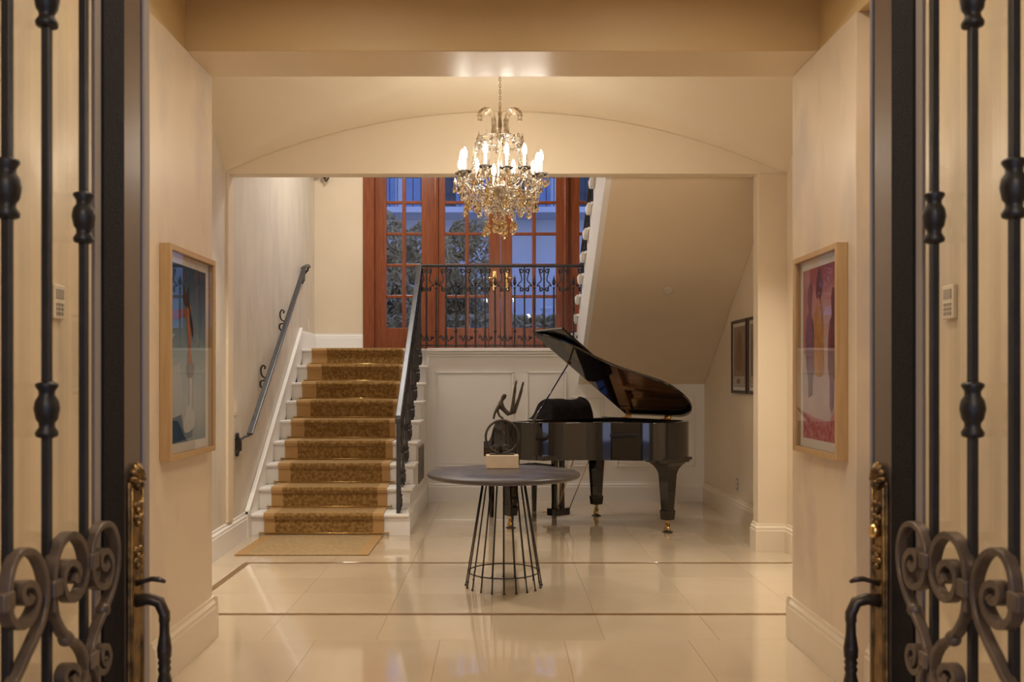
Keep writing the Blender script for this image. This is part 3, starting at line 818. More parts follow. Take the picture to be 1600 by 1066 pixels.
mb.build('spindle', M['bronze'], sc_)
for s in (-1, 1):
    cxs, cz = 760 + s * 48, 645
    pts = [(760 + s * 8, 690)] + [(cxs + r_ * cos(t_) * s, cz + r_ * sin(t_)) for r_, t_ in [(34 - 24 * q / 14, pi * 0.75 + 2 * pi * 1.2 * q / 14) for q in range(15)]]
    mb = MB(); mb.tube([SP(p, q) for p, q in catmull([(p, q, 0) for p, q in pts], 3) for p, q in [(p, q)]] if False else [SP(v.x, v.y) for v in catmull([(p, q, 0) for p, q in pts], 3)], 0.006, 6)
    mb.build('scroll', M['bronze'], sc_)
# figure : one skinned body
joints = {}
sk_v, sk_e, sk_r = [], [], []
def chain(pts, start=None):
    prev = start
    for (a_, b_, dy, r_) in pts:
        sk_v.append(SP(a_, b_, dy)); sk_r.append(r_); i_ = len(sk_v) - 1
        if prev is not None: sk_e.append((prev, i_))
        prev = i_
    return prev
hip = chain([(848, 372, 0, 0.0135)])
mid = chain([(808, 345, 0, 0.011), (775, 310, 0, 0.0125)], hip)
sho = chain([(752, 272, 0, 0.0135)], mid)
nk = chain([(765, 245, 0, 0.006)], sho)
hd = chain([(779, 225, 0, 0.012), (790, 205, 0, 0.0125), (797, 190, 0, 0.008)], nk)
chain([(742, 285, -0.022, 0.0075), (718, 330, -0.028, 0.006), (704, 370, -0.018, 0.0055), (699, 402, -0.004, 0.005)], sho)
chain([(748, 290, 0.020, 0.0075), (732, 335, 0.028, 0.006), (748, 375, 0.020, 0.0055), (782, 398, 0.004, 0.005)], sho)
chain([(852, 340, -0.012, 0.0105), (860, 290, -0.014, 0.0095), (868, 215, -0.014, 0.0075), (876, 160, -0.014, 0.0078), (882, 115, -0.014, 0.005), (886, 98, -0.014, 0.0062), (890, 76, -0.014, 0.0035)], hip)
chain([(870, 345, 0.012, 0.0105), (890, 290, 0.014, 0.0095), (916, 215, 0.014, 0.0075), (930, 165, 0.014, 0.0078), (939, 125, 0.014, 0.005), (944, 108, 0.014, 0.0062), (949, 88, 0.014, 0.0035)], hip)
me = bpy.data.meshes.new('figure'); me.from_pydata([tuple(v) for v in sk_v], sk_e, [])
fo = bpy.data.objects.new('figure', me); COL.objects.link(fo); fo.parent = sc_
md = fo.modifiers.new('skin', 'SKIN')
me.skin_vertices.new() if hasattr(me.skin_vertices, 'new') and not me.skin_vertices else None
if not me.skin_vertices:
    bpy.context.view_layer.objects.active = fo
    bpy.ops.mesh.customdata_skin_add()
for i_, sv in enumerate(me.skin_vertices[0].data):
    sv.radius = (sk_r[i_] * 1.45, sk_r[i_] * 1.45); sv.use_root = (i_ == 0)
md.use_smooth_shade = True
ss = fo.modifiers.new('sub', 'SUBSURF'); ss.levels = 2; ss.render_levels = 2
me.materials.append(M['bronze'])

# =================================================================== GRAND PIANO
PX, PY = 0.54, 8.615
PR = atan2(0.643, 0.766)
gp = thing('grand_piano', 'glossy black baby grand piano with its lid propped open', 'piano', (PX, PY, 0), PR)
def pw(u, w_, z): return V(u, -w_, z)
outl = [(0.72, -0.21), (0.72, -0.17), (0.72, -0.13), (0.72, -0.10), (0.72, -0.07), (0.72, -0.03), (0.72, 0.1), (0.72, 0.3), (0.72, 0.55), (0.72, 0.8)]
outl += [(v.x, v.y) for v in catmull([(0.72, 0.8, 0), (0.705, 0.95, 0), (0.64, 1.08, 0), (0.52, 1.18, 0), (0.36, 1.22, 0), (0.2, 1.2, 0), (0.08, 1.12, 0), (-0.05, 0.95, 0), (-0.17, 0.80, 0), (-0.32, 0.68, 0), (-0.47, 0.59, 0), (-0.60, 0.49, 0), (-0.685, 0.38, 0), (-0.72, 0.25, 0)], 5)][1:]
outl += [(-0.72, 0.1), (-0.72, -0.03), (-0.72, -0.07), (-0.72, -0.10), (-0.72, -0.13), (-0.72, -0.17), (-0.72, -0.21)]
def rim_top(w_):
    if w_ >= -0.05: return 0.99
    if w_ <= -0.15: return 0.795
    t_ = (-0.05 - w_) / 0.10
    return 0.99 - 0.195 * (sin(t_ * pi / 2) ** 0.9)
def inset(pts, t_):
    out = []
    for i_, p in enumerate(pts):
        a_ = Vector(pts[max(i_ - 1, 0)]); b_ = Vector(pts[min(i_ + 1, len(pts) - 1)])
        d_ = (b_ - a_).normalized(); nrm = Vector((-d_.y, d_.x))
        out.append((p[0] + nrm.x * t_, p[1] + nrm.y * t_))
    return out
# direction: outline runs counter-clockwise in (u, w): inside is on the left
inn = inset(outl, 0.05)
mb = MB(); vs = []
for (a_, b_), (c_, d_) in zip(outl, inn):
    zt = rim_top(b_)
    vs += [pw(a_, b_, 0.655), pw(a_, b_, zt), pw(c_, d_, zt), pw(c_, d_, 0.655)]
n = len(outl); fs = [(0, 1, 2, 3), tuple(4 * (n - 1) + q for q in (3, 2, 1, 0))]
for i_ in range(n - 1):
    for q in range(4): fs.append((4 * i_ + q, 4 * i_ + 4 + q, 4 * i_ + 4 + (q + 1) % 4, 4 * i_ + (q + 1) % 4))
mb.add(vs, fs)
for f_i in range(len(mb.sm)): mb.sm[f_i] = False
rim = mb.build('rim', M['piano'], gp)
for p in rim.data.polygons:
    p.use_smooth = True
rim.data.set_sharp_from_angle(angle=radians(30))
o = rim.modifiers.new('bevel', 'BEVEL'); o.width = 0.004; o.segments = 2; o.limit_method = 'ANGLE'; o.angle_limit = radians(40)
inner_body = [p for p in inn if p[1] > 0.06]
inner_body = [(0.67, 0.06)] + inner_body + [(-0.67, 0.06)]
MB().prism(inner_body, 0.84, 0.86, pw).build('soundboard', M['spruce'], gp)
# cast plate: ring plus struts
pi2 = inset([p for p in inn if p[1] > 0.1], 0.002); pi3 = inset([p for p in inn if p[1] > 0.1], 0.075)
mb = MB(); vs = []
for (a_, b_), (c_, d_) in zip(pi2, pi3):
    vs += [pw(a_, b_, 0.865), pw(a_, b_, 0.925), pw(c_, d_, 0.915), pw(c_, d_, 0.865)]
n = len(pi2); fs = [(0, 1, 2, 3), tuple(4 * (n - 1) + q for q in (3, 2, 1, 0))]
for i_ in range(n - 1):
    for q in range(4): fs.append((4 * i_ + q, 4 * i_ + 4 + q, 4 * i_ + 4 + (q + 1) % 4, 4 * i_ + (q + 1) % 4))
mb.add(vs, fs)
mb.box(-0.665, 0.665, -0.26, -0.12, 0.862, 0.925)
for ua, ub, wb in ((0.45, 0.55, 1.05), (0.12, 0.30, 1.16), (-0.2, -0.02, 0.93), (-0.45, -0.36, 0.62)):
    mb.ribbon([pw(ua, 0.2, 0.915), pw(ub, wb, 0.905)], (0, 0, 1), 0.035, 0.05)
mb.build('iron_plate', M['plate'], gp)
mb = MB()
for q in range(60):
    u_ = 0.63 - 1.26 * q / 59
    wend = 1.08 if u_ > 0.2 else max(0.45, 1.0 + (u_ - 0.2) * 0.85)
    mb.box(u_ - 0.0012, u_ + 0.0012, -wend, -0.2, 0.886, 0.8885)
o = mb.build('strings', M['strings'], gp); o['kind'] = 'stuff'
# keybed, fallboard, keys
MB().box(-0.67, 0.67, -0.08, 0.20, 0.655, 0.735).build('keybed', M['piano'], gp, bevel=0.003)
MB().box(-0.66, 0.66, 0.195, 0.212, 0.66, 0.775).build('key_slip', M['piano'], gp, bevel=0.003)
MB().box(-0.67, 0.67, -0.09, 0.03, 0.79, 0.985).build('fallboard', M['piano'], gp, bevel=0.006)
mb = MB()
for q in range(52):
    u_ = -0.61 + 1.22 * q / 52
    mb.box(u_ + 0.0006, u_ + 1.22 / 52 - 0.0006, 0.035, 0.185, 0.74, 0.762)
o = mb.build('white_keys', M['ivory'], gp); o['kind'] = 'stuff'
mb = MB()
for q in range(51):
    if q % 7 in (2, 6): continue
    u_ = -0.61 + 1.22 * (q + 1) / 52
    mb.box(u_ - 0.005, u_ + 0.005, 0.035, 0.13, 0.762, 0.774)
o = mb.build('black_keys', M['piano'], gp); o['kind'] = 'stuff'
MB().box(-0.67, 0.67, -0.55, -0.08, 0.66, 0.70).build('belly_brace', M['piano'], gp)
MB().prism([p for p in inset(outl, 0.04) if p[1] > 0.05], 0.662, 0.69, pw).build('bottom_board', M['piano'], gp)
# lid
TH = radians(31.5); W0 = 0.26; HZ = 1.014
def lid(u, w_, h): # h measured above the lid's under face
    s_ = 0.72 - u
    return pw(0.72 - s_ * cos(TH) + h * sin(TH), w_, HZ + s_ * sin(TH) + h * cos(TH))
lo = [(0.72, W0)] + [(a_ , b_) for a_, b_ in inset(outl, -0.012) if b_ > W0 + 0.01] + [(-0.732, W0)]
lo = [(min(a_, 0.722), b_) for a_, b_ in lo]
ld = MB().prism(lo, 0.0, 0.022, lid).build('lid', M['piano'], gp, bevel=0.004)
MB().prism([(0.70, W0), (-0.732, W0), (-0.732, W0 + 0.345), (0.70, W0 + 0.345)], 0.028, 0.050, lambda a_, b_, h: lid(a_, b_, h + (b_ - W0) * 0.04)).build('lid_flap', M['piano'], gp, bevel=0.004)
for w_ in (0.262 + 0.02, 0.78):
    mb = MB().box(0.712, 0.724, -w_ - 0.035, -w_ + 0.035, 0.955, 1.0)
    mb.tube([pw(0.726, w_ - 0.035, 1.004), pw(0.726, w_ + 0.035, 1.004)], 0.012, 8)
    mb.box(0.655, 0.722, -w_ - 0.03, -w_ + 0.03, 0.990, 0.996)
    mb.build('hinge', M['brass'], gp)
u_t = -0.244
mb = MB()
a_, b_ = pw(-0.68, 0.42, 0.985), lid(u_t, 0.285, -0.004)
mb.tube([a_, a_.lerp(b_, 0.18), a_.lerp(b_, 0.25), b_], [0.017, 0.013, 0.008, 0.007], 8)
mb.build('prop_stick', M['piano'], gp)
p_ = lid(u_t, 0.285, 0)
MB().lathe([(0.022, 0), (0.022, 0.006), (0.012, 0.010)], p_ - V(0, 0, 0.012), 12).build('prop_socket', M['brass'], gp)
# legs
def leg(u, w_, bracket=False):
    secs = []
    if bracket:
        secs = [(0.185, 0.13, 0.675), (0.185, 0.13, 0.65), (0.16, 0.12, 0.65), (0.16, 0.12, 0.63), (0.13, 0.11, 0.63), (0.10, 0.085, 0.60), (0.075, 0.068, 0.565), (0.062, 0.060, 0.53), (0.06, 0.058, 0.52)]
    else:
        secs = [(0.085, 0.085, 0.665), (0.085, 0.085, 0.635), (0.062, 0.062, 0.63), (0.06, 0.06, 0.62)]
    secs += [(0.042, 0.042, 0.205), (0.05, 0.05, 0.20), (0.05, 0.05, 0.185), (0.044, 0.044, 0.115), (0.036, 0.036, 0.112)]
    l = MB().loft(secs[::-1]).build('leg', M['piano'], gp, bevel=0.004, loc=(u, -w_, 0))
    mb = MB().lathe([(0.011, 0.07), (0.016, 0.09), (0.016, 0.105), (0.024, 0.113)], n=12)
    for s in (-1, 1): mb.box(s * 0.015 - 0.003, s * 0.015 + 0.003, -0.012, 0.012, 0.022, 0.078)
    mb.box(-0.018, 0.018, -0.012, 0.012, 0.066, 0.078)
    mb.build('caster', M['brass'], l)
    MB().lathe([(0.006, -0.012), (0.028, -0.010), (0.030, 0), (0.028, 0.010), (0.006, 0.012)], (0, 0, 0), 16, True, Matrix.Translation((0, 0.006, 0.0305)) @ Matrix.Rotation(pi / 2, 4, 'Y')).build('wheel', M['brass'], l)
    MB().lathe([(0.044, 0.0005), (0.046, 0.006), (0.02, 0.013), (0.012, 0.008)], n=20).build('caster_cup', M['bronze'], l)
leg(-0.567, 0.0); leg(0.567, 0.0); leg(0.35, 1.084, True)
# pedal lyre
for u_ in (0.005, 0.105):
    MB().loft([(0.021, 0.021, 0.11), (0.018, 0.018, 0.3), (0.024, 0.024, 0.66)], (u_, 0.02, 0)).build('lyre_post', M['piano'], gp, bevel=0.003)
MB().box(-0.045, 0.155, -0.045, 0.075, 0.055, 0.125).build('pedal_box', M['piano'], gp, bevel=0.006)
for q in (-1, 0, 1):
    mb = MB().ribbon([V(0.055 + q * 0.055, 0.07, 0.075), V(0.055 + q * 0.055, 0.12, 0.078), V(0.055 + q * 0.055, 0.17, 0.07)], (1, 0, 0), 0.010, 0.026)
    mb.build('pedal', M['brass'], gp)
    MB().tube([V(0.055 + q * 0.022, -0.0, 0.12), V(0.055 + q * 0.022, -0.0, 0.66)], 0.004, 6).build('pedal_rod', M['brass'], gp)
for s in (-1, 1):
    MB().tube([V(0.055 + s * 0.08, -0.04, 0.09), V(0.055 + s * 0.11, -0.32, 0.662)], 0.005, 6).build('lyre_brace', M['brass'], gp)

# black cover over the music desk
mb = MB(); NU, NV = 40, 16; vs = []
rnd = random.Random(3)
for i_ in range(NU + 1):
    t_ = i_ / NU; u_ = -0.31 + 0.585 * t_
    env = min(1, (t_ / 0.16)) ** 0.8 * (1.0 if t_ < 0.97 else 1 - (t_ - 0.97) * 6)
    top = 0.19 * env + 0.006 * sin(t_ * 7) + (0.012 if 0.93 < t_ < 1.0 else 0)
    for j_ in range(NV + 1):
        q = j_ / NV
        w_ = -0.05 + 0.30 * q
        h = top * (sin(pi * min(max(q, 0), 1)) ** 0.55) if 0 < q < 1 else 0
        h *= 1 + 0.018 * sin(u_ * 23 + q * 4)
        vs.append(pw(u_ + 0.012 * sin(q * 9 + i_ * 0.5), w_, 0.9925 + max(h, 0)))
n = NV + 1
fs = [(i_ * n + j_, (i_ + 1) * n + j_, (i_ + 1) * n + j_ + 1, i_ * n + j_ + 1) for i_ in range(NU) for j_ in range(NV)]
bot = list(range(0, len(vs), n)) 
mb.add(vs, fs, True)
cl_ = mb.build('cloth_cover', M['velvet'])
cl_.location = (PX, PY, 0); cl_.rotation_euler = (0, 0, PR)
tag(cl_, 'black cloth cover draped over the music desk of the piano', 'cloth')

# bench behind the piano
be = thing('piano_bench', 'black upholstered piano bench pushed in behind the keyboard', 'bench', (PX, PY, 0), PR)
MB().box(-0.34, 0.31, 0.27, 0.63, 0.41, 0.455).build('seat_frame', M['piano'], be, bevel=0.004)
MB().box(-0.335, 0.305, 0.275, 0.625, 0.455, 0.505).build('cushion', M['velvet'], be, bevel=0.018, seg=3)
for u_ in (-0.30, 0.27):
    for w_ in (0.30, 0.60):
        MB().loft([(0.017, 0.017, 0.0), (0.024, 0.024, 0.41)]).build('leg', M['piano'], be, bevel=0.003, loc=(u_, w_, 0.0005))

# =================================================================== CHANDELIER
CHX, CHY = 0.005, 5.945
ch = thing('chandelier', 'crystal chandelier with twelve lit candle bulbs hanging from vault on a chain', 'chandelier', (CHX, CHY, 0))
# chain
mb = MB(); z = 3.185; k = 0
while z < 3.49:
    R_ = Matrix.Rotation(pi / 2 * (k % 2), 4, 'Z')
    mb.tube([R_ @ V(0.007 * cos(a_), 0, 0) + V(0, 0, z + 0.013 + 0.013 * sin(a_)) for a_ in [2 * pi * q / 10 for q in range(10)]], 0.0022, 5, closed=True)
    z += 0.0205; k += 1
mb.build('chain', M['silvered'], ch)
MB().lathe([(0.06, 3.50), (0.055, 3.48), (0.03, 3.47), (0.012, 3.455)], n=20).build('ceiling_rose', M['silvered'], ch)
MB().lathe([(0.004, 3.19), (0.010, 3.175), (0.004, 3.16), (0.014, 3.14), (0.008, 3.12), (0.013, 3.06), (0.008, 3.02), (0.022, 2.99), (0.034, 2.97), (0.012, 2.94), (0.009, 2.86), (0.016, 2.80), (0.009, 2.76), (0.02, 2.70), (0.045, 2.665), (0.055, 2.64), (0.04, 2.61), (0.02, 2.58), (0.03, 2.55), (0.012, 2.51), (0.006, 2.46)], n=16).build('stem', M['silvered'], ch)
# six curled plumes : tapered leaf blades
def polar(r, a_, z): return V(r * cos(a_), r * sin(a_), z)
proto = None
for k in range(4):
    a_ = (0.32, -0.32, pi + 0.32, pi - 0.32)[k]
    if proto is None:
        pth = catmull([(0.055, 2.985, 0), (0.044, 3.04, 0), (0.048, 3.105, 0), (0.075, 3.148, 0), (0.108, 3.150, 0), (0.135, 3.125, 0), (0.140, 3.10, 0)], 4)
        mb = MB(); m_ = len(pth)
        vs = []
        for i_, p in enumerate(pth):
            t_ = i_ / (m_ - 1); wd = 0.036 * (0.55 + 0.75 * sin(pi * min(t_ * 1.05, 1))) ; wd *= (1 - 0.45 * t_)
            q = pth[min(i_ + 1, m_ - 1)] - pth[max(i_ - 1, 0)]; q.normalize()
            nx, nz = -q.y, q.x
            zig = 0.003 if i_ % 2 else -0.002
            vs += [V(p.x, -wd, p.y), V(p.x + nx * (0.017 + zig), 0, p.y + nz * (0.017 + zig)), V(p.x, wd, p.y), V(p.x - nx * 0.015, 0, p.y - nz * 0.015)]
        fs = [(0, 1, 2, 3), tuple(4 * (m_ - 1) + q for q in (3, 2, 1, 0))]
        for i_ in range(m_ - 1):
            for q in range(4): fs.append((4 * i_ + q, 4 * i_ + 4 + q, 4 * i_ + 4 + (q + 1) % 4, 4 * i_ + (q + 1) % 4))
        mb.add(vs, fs)
        proto = mb.build('plume', M['plume'], ch)
        o = proto
    else: o = copy(proto, ch)
    o.rotation_euler = (0, 0, a_)
# rings
def ring(r, z, t_, name='ring', m='silvered'):
    MB().tube([polar(r, 2 * pi * q / 40, z) for q in range(40)], t_, 6, closed=True).build(name, M[m], ch)
ring(0.145, 2.965, 0.004); ring(0.20, 2.60, 0.004)
# uprights of the cage
up = None
for k in range(6):
    if up is None:
        up = MB().tube([V(p.x, 0, p.y) for p in catmull([(0.034, 2.97, 0), (0.10, 2.975, 0), (0.145, 2.965, 0), (0.185, 2.90, 0), (0.19, 2.80, 0), (0.165, 2.70, 0), (0.11, 2.65, 0), (0.05, 2.64, 0)], 5)], 0.0032, 6).build('cage_rib', M['silvered'], ch); o = up
    else: o = copy(up, ch)
    o.rotation_euler = (0, 0, 2 * pi * (k + 0.5) / 6)
# beads and drops
def bead(mb, p, r):
    b = len(mb.v)
    vs = [p + V(0, 0, r * 1.15), p + V(r, 0, 0), p + V(0, r, 0), p + V(-r, 0, 0), p + V(0, -r, 0), p - V(0, 0, r * 1.15)]
    mb.add(vs, [(0, 1, 2), (0, 2, 3), (0, 3, 4), (0, 4, 1), (5, 2, 1), (5, 3, 2), (5, 4, 3), (5, 1, 4)])
def strand(p0, p1, sag, n, r=0.0078, name='bead_strand', m='crystal'):
    mb = MB()
    for q in range(n + 1):
        t_ = q / n
        bead(mb, p0.lerp(p1, t_) - V(0, 0, sag * 4 * t_ * (1 - t_)), r)
    return mb.build(name, M[m], ch)
def drop_mesh(h, r, m, name):
    mb = MB().lathe([(0.001, 0), (r * 0.35, -h * 0.12), (r * 0.62, -h * 0.38), (r, -h * 0.68), (r * 0.72, -h * 0.90), (0.001, -h)], n=6, smooth=False)
    bead(mb, V(0, 0, 0.008), 0.0055)
    o = mb.build(name, M[m], ch)
    return o
protos = {}
def drop(p, h=0.05, r=0.0135, m='crystal'):
    h, r = h * 1.12, r * 1.22
    k_ = (h, r, m)
    if k_ not in protos:
        o = protos[k_] = drop_mesh(h, r, m, 'crystal_drop')
    else: o = copy(protos[k_], ch)
    o.location = p; o.rotation_euler = (random.uniform(-0.06, 0.06), random.uniform(-0.06, 0.06), random.uniform(0, 3))
    return o
NA, RA, ZA = 12, 0.292, 2.70
arm = bob = cdl = blb = None
for k in range(NA):
    a_ = 2 * pi * (k + 0.28) / NA
    dz = 0.0 if k % 2 else 0.02
    rr = RA if k % 2 else RA - 0.035
    if arm is None:
        arm = MB().tube([V(p.x, 0, p.y) for p in catmull([(0.04, 2.635, 0), (0.09, 2.60, 0), (0.16, 2.585, 0), (0.225, 2.60, 0), (0.27, 2.64, 0), (0.288, 2.69, 0)], 5)], 0.0065, 6)
        arm = arm.build('arm', M['crystal'], ch); o = arm
        bob = MB().lathe([(0.008, -0.012), (0.016, -0.006), (0.040, 0.004), (0.048, 0.012), (0.046, 0.014), (0.036, 0.008), (0.014, 0.003), (0.010, 0.003)], n=16).build('bobeche', M['crystal'], ch); ob = bob
        cdl = MB().lathe([(0.013, 0.003), (0.013, 0.012), (0.0095, 0.014), (0.0095, 0.092), (0.006, 0.094)], n=12).build('candle_sleeve', M['candle'], ch); oc = cdl
        blb = MB().lathe([(0.006, 0.094), (0.0125, 0.106), (0.0155, 0.122), (0.012, 0.142), (0.005, 0.160), (0.001, 0.168)], n=12).build('bulb', M['bulb'], ch); ol = blb
    else:
        o, ob, oc, ol = copy(arm, ch), copy(bob, ch), copy(cdl, ch), copy(blb, ch)
    o.rotation_euler = (0, 0, a_); o.scale = (rr / RA, 1, 1); o.location = (0, 0, dz)
    for q in (ob, oc, ol): q.location = polar(rr - 0.004, a_, ZA + dz)
    # drops round the bobeche
    for q in range(5):
        b_ = 2 * pi * q / 5 + a_
        drop(polar(rr, a_, ZA + dz - 0.004) + polar(0.043, b_, -0.012), 0.047, 0.0105, 'crystal' if (q + k) % 3 else 'wood_tint')
    # short beaded hanger with a big drop below each arm
    pz = 2.60 + dz
    strand(polar(rr * 0.86, a_, pz), polar(rr * 0.86, a_, pz - 0.055), 0, 4)
    drop(polar(rr * 0.86, a_, pz - 0.068), 0.062, 0.0165, 'wood_tint')
    # swags
    a2 = 2 * pi * (k + 1.28) / NA
    r2 = RA - 0.035 if k % 2 else RA
    dz2 = 0.02 if k % 2 else 0.0
    strand(polar(rr, a_, ZA + dz - 0.01), polar(r2, a2, ZA + dz2 - 0.01), 0.045, 12)
    strand(polar(0.15, a_ , 2.955), polar(rr - 0.03, a_, ZA + dz + 0.01), 0.05, 16, 0.007)
    strand(polar(rr * 0.72, a_, 2.60), polar(0.10, a_ + 0.1, 2.50), 0.012, 12, 0.0072)
    strand(polar(0.147, a_, 2.955), polar(0.147, a_ + 2 * pi / 12, 2.955), 0.028, 7, 0.0075)
    drop(polar(0.155, a_, 2.955), 0.04, 0.011, 'crystal')
    drop(polar(0.150, a_ + 0.26, 2.99), 0.03, 0.010, 'crystal')
    drop(polar(0.135, a_ + 0.2, 2.565), 0.055, 0.014, 'wood_tint' if k % 2 else 'crystal')
    drop(polar(0.205, a_ + 0.2, 2.59), 0.055, 0.014, 'crystal' if k % 2 else 'wood_tint')
for k in range(10):
    a_ = 2 * pi * k / 10
    strand(polar(0.10, a_, 2.50), polar(0.10, a_, 2.44 - 0.02 * (k % 3)), 0, 5)
    drop(polar(0.10, a_, 2.425 - 0.02 * (k % 3)), 0.062, 0.0165, 'wood_tint')
    drop(polar(0.07, a_ + 0.3, 2.53), 0.05, 0.014, 'crystal')
for k in range(5):
    a_ = 2 * pi * k / 5 + 0.3
    drop(polar(0.035, a_, 2.44), 0.062, 0.0165, 'wood_tint')
strand(V(0, 0, 2.46), V(0, 0, 2.42), 0, 4)
drop(V(0, 0, 2.405), 0.07, 0.018, 'wood_tint')
ring(0.10, 2.50, 0.0035)
for r_, z_, cnt, h_, w_, ph in ((0.275, 2.665, 14, 0.05, 0.0125, 0.1), (0.25, 2.615, 15, 0.056, 0.0145, 0.35), (0.215, 2.565, 14, 0.056, 0.0145, 0.2), (0.165, 2.53, 12, 0.056, 0.0145, 0.0), (0.18, 2.68, 10, 0.045, 0.012, 0.3), (0.12, 2.62, 8, 0.05, 0.0135, 0.1)):
    for k in range(cnt):
        a_ = 2 * pi * (k + ph) / cnt + random.uniform(-0.06, 0.06)
        zz = z_ + random.uniform(-0.012, 0.012)
        drop(polar(r_, a_, zz), h_, w_, 'crystal' if random.random() < 0.6 else 'wood_tint')
for k in range(6):
    a_ = 2 * pi * (k + 0.5) / 6
    mb = MB()
    for v in catmull([(0.152, 2.955, 0), (0.190, 2.90, 0), (0.197, 2.80, 0), (0.172, 2.70, 0)], 6): bead(mb, polar(v.x, a_, v.y), 0.0075)
    mb.build('bead_strand', M['crystal'], ch)

# =================================================================== ENTRY DOOR LEAVES (opened inwards, along the passage)
CXD = 0.016
def entry_leaf(sg, name, label):
    """sg = -1 for the left leaf, +1 for the right one"""
    r = sroot(name, label, 'door')
    def B(x0, x1, y0, y1, z0, z1):   # x measured outwards from the passage centre
        a_, b_ = CXD + sg * x0, CXD + sg * x1
        return (min(a_, b_), max(a_, b_), y0, y1, z0, z1)
    F = 0.706                        # inner face of the leaf
    H = 2.62
    MB().box(*B(F, F + 0.014, 1.562, 1.652, 0.012, H)).box(*B(F + 0.014, F + 0.055, 1.640, 1.652, 0.012, H)).build('stile', M['steel_black'], r, bevel=0.003)
    mb = MB().box(*B(F + 0.003, F + 0.055, 1.652, 1.733, 0.012, H)); mb.build('lock_stile', M['steel_taupe'], r, bevel=0.003)
    MB().box(*B(F + 0.012, F + 0.05, 1.733, 1.752, 0.012, H)).build('edge_channel', M['steel_black'], r)
    MB().box(*B(F + 0.004, F + 0.05, 1.752, 1.782 if sg < 0 else 1.758, 0.012, H)).build('edge_seal', M['rubber'], r, bevel=0.004)
    MB().box(*B(F, F + 0.055, 0.87, 0.95, 0.012, H)).build('hinge_stile', M['steel_black'], r, bevel=0.003)
    MB().box(*B(F, F + 0.055, 0.95, 1.553, 0.012, 0.26)).build('bottom_rail', M['steel_black'], r, bevel=0.003)
    MB().box(*B(F, F + 0.055, 0.95, 1.553, H - 0.10, H)).build('top_rail', M['steel_black'], r, bevel=0.003)
    MB().box(*B(F + 0.010, F + 0.014, 0.95, 1.562, 0.26, H - 0.10)).build('glass', M['door_glass'], r)
    MB().box(*B(F + 0.004, F + 0.010, 1.538, 1.562, 0.26, H - 0.10)).build('glazing_bead', M['rubber'], r)
    # bars with turned knuckles
    for i_, d in enumerate((1.473, 1.353, 1.244, 1.13, 1.02)):
        X = CXD + sg * 0.699
        b_ = MB().box(X - 0.0062, X + 0.0062, d - 0.0062, d + 0.0062, 0.26, H - 0.10).build('bar', M['iron'], r, bevel=0.0015)
        for zc in ((1.6475, 2.267) if i_ % 2 == 0 else (1.336, 1.955)):
            pr = [(0.0075, -0.043), (0.0155, -0.040), (0.0165, -0.034), (0.0115, -0.026), (0.0115, -0.020), (0.0155, -0.014), (0.0185, 0.002), (0.0165, 0.014), (0.0115, 0.022), (0.0115, 0.028), (0.0165, 0.036), (0.0155, 0.040), (0.0075, 0.043)]
            MB().lathe(pr, (X, d, zc), 16).build('knuckle', M['iron'], b_)
    # scrolls, drawn in the plane of the leaf
    XS = 0.688
    def W(a_, b__):
        px, py = a_ * 0.2684, 780 + b__ * 0.2683
        d = XS * 1400 / (796.5 + 5.0 - px - 21.5) if False else (XS - CXD) * 1400 / (780 - px)
        return V(CXD + sg * XS, d, 1.385 + (590 - py) * d / 1400)
    def scroll(pts, wd=0.0105, th=0.018, tp=None):
        mb = MB(); mb.ribbon([W(v.x, v.y) for v in catmull([(p[0], p[1], 0) for p in pts], 6)], (1, 0, 0), wd, th, tp)
        return mb.build('scroll', M['iron_brown'], r, bevel=0.0025)
    curl = lambda t_: 1.0 if t_ < 0.75 else 1.0 + (t_ - 0.75) * 1.2
    scroll([(28, 660), (33, 540), (48, 425), (85, 335), (140, 303), (195, 330), (235, 410), (252, 500), (250, 600), (226, 720), (182, 830), (140, 920), (90, 1030), (55, 1100), (40, 1180)])
    scroll([(28, 620), (42, 700), (90, 742), (140, 722), (180, 660), (198, 585), (182, 515), (145, 492), (112, 512), (104, 560), (122, 596), (150, 590), (160, 562)], tp=curl)
    scroll([(288, 660), (296, 420), (330, 280), (380, 217), (420, 212), (462, 258), (487, 355), (482, 450), (455, 535), (408, 585), (368, 562), (348, 500), (355, 425), (388, 372), (425, 385), (440, 430), (428, 470), (408, 452)], tp=curl)
    scroll([(286, 480), (298, 580), (310, 680), (345, 760), (390, 815), (440, 845), (478, 910), (492, 1000), (494, 1080)])
    scroll([(508, 420), (524, 280), (555, 185), (602, 145), (645, 172), (670, 265), (668, 400), (642, 520), (600, 640), (560, 740), (530, 830), (514, 930)])
    scroll([(508, 340), (528, 470), (570, 512), (610, 492), (632, 420), (628, 345), (598, 303), (570, 328), (568, 382), (592, 402), (608, 372)], tp=curl)
    scroll([(518, 900), (545, 985), (575, 1010), (606, 975), (618, 910), (604, 862), (580, 870), (572, 915), (585, 955), (600, 935)], tp=curl)
    scroll([(505, 880), (490, 1000), (470, 1070), (430, 1120), (380, 1100), (354, 1050), (366, 995), (400, 972), (434, 1000), (430, 1050), (406, 1060), (400, 1030)], tp=curl)
    scroll([(516, 930), (540, 1010), (560, 1100), (575, 1180)])
    for (a_, b__, sl) in ((8, 600, -60), (298, 520, -60), (515, 362, -45), (516, 935, -35)):
        p = W(a_, b__)
        MB().box(p.x - 0.013, p.x + 0.013, p.y - 0.014, p.y + 0.014, p.z - 0.013, p.z + 0.013).build('collar', M['iron_brown'], r, bevel=0.003)
    for (a_, b__) in ((383, 812), (598, 645)):
        p = W(a_, b__); MB().sphere(p, 0.0125, 10, 8).build('knot', M['iron_brown'], r)
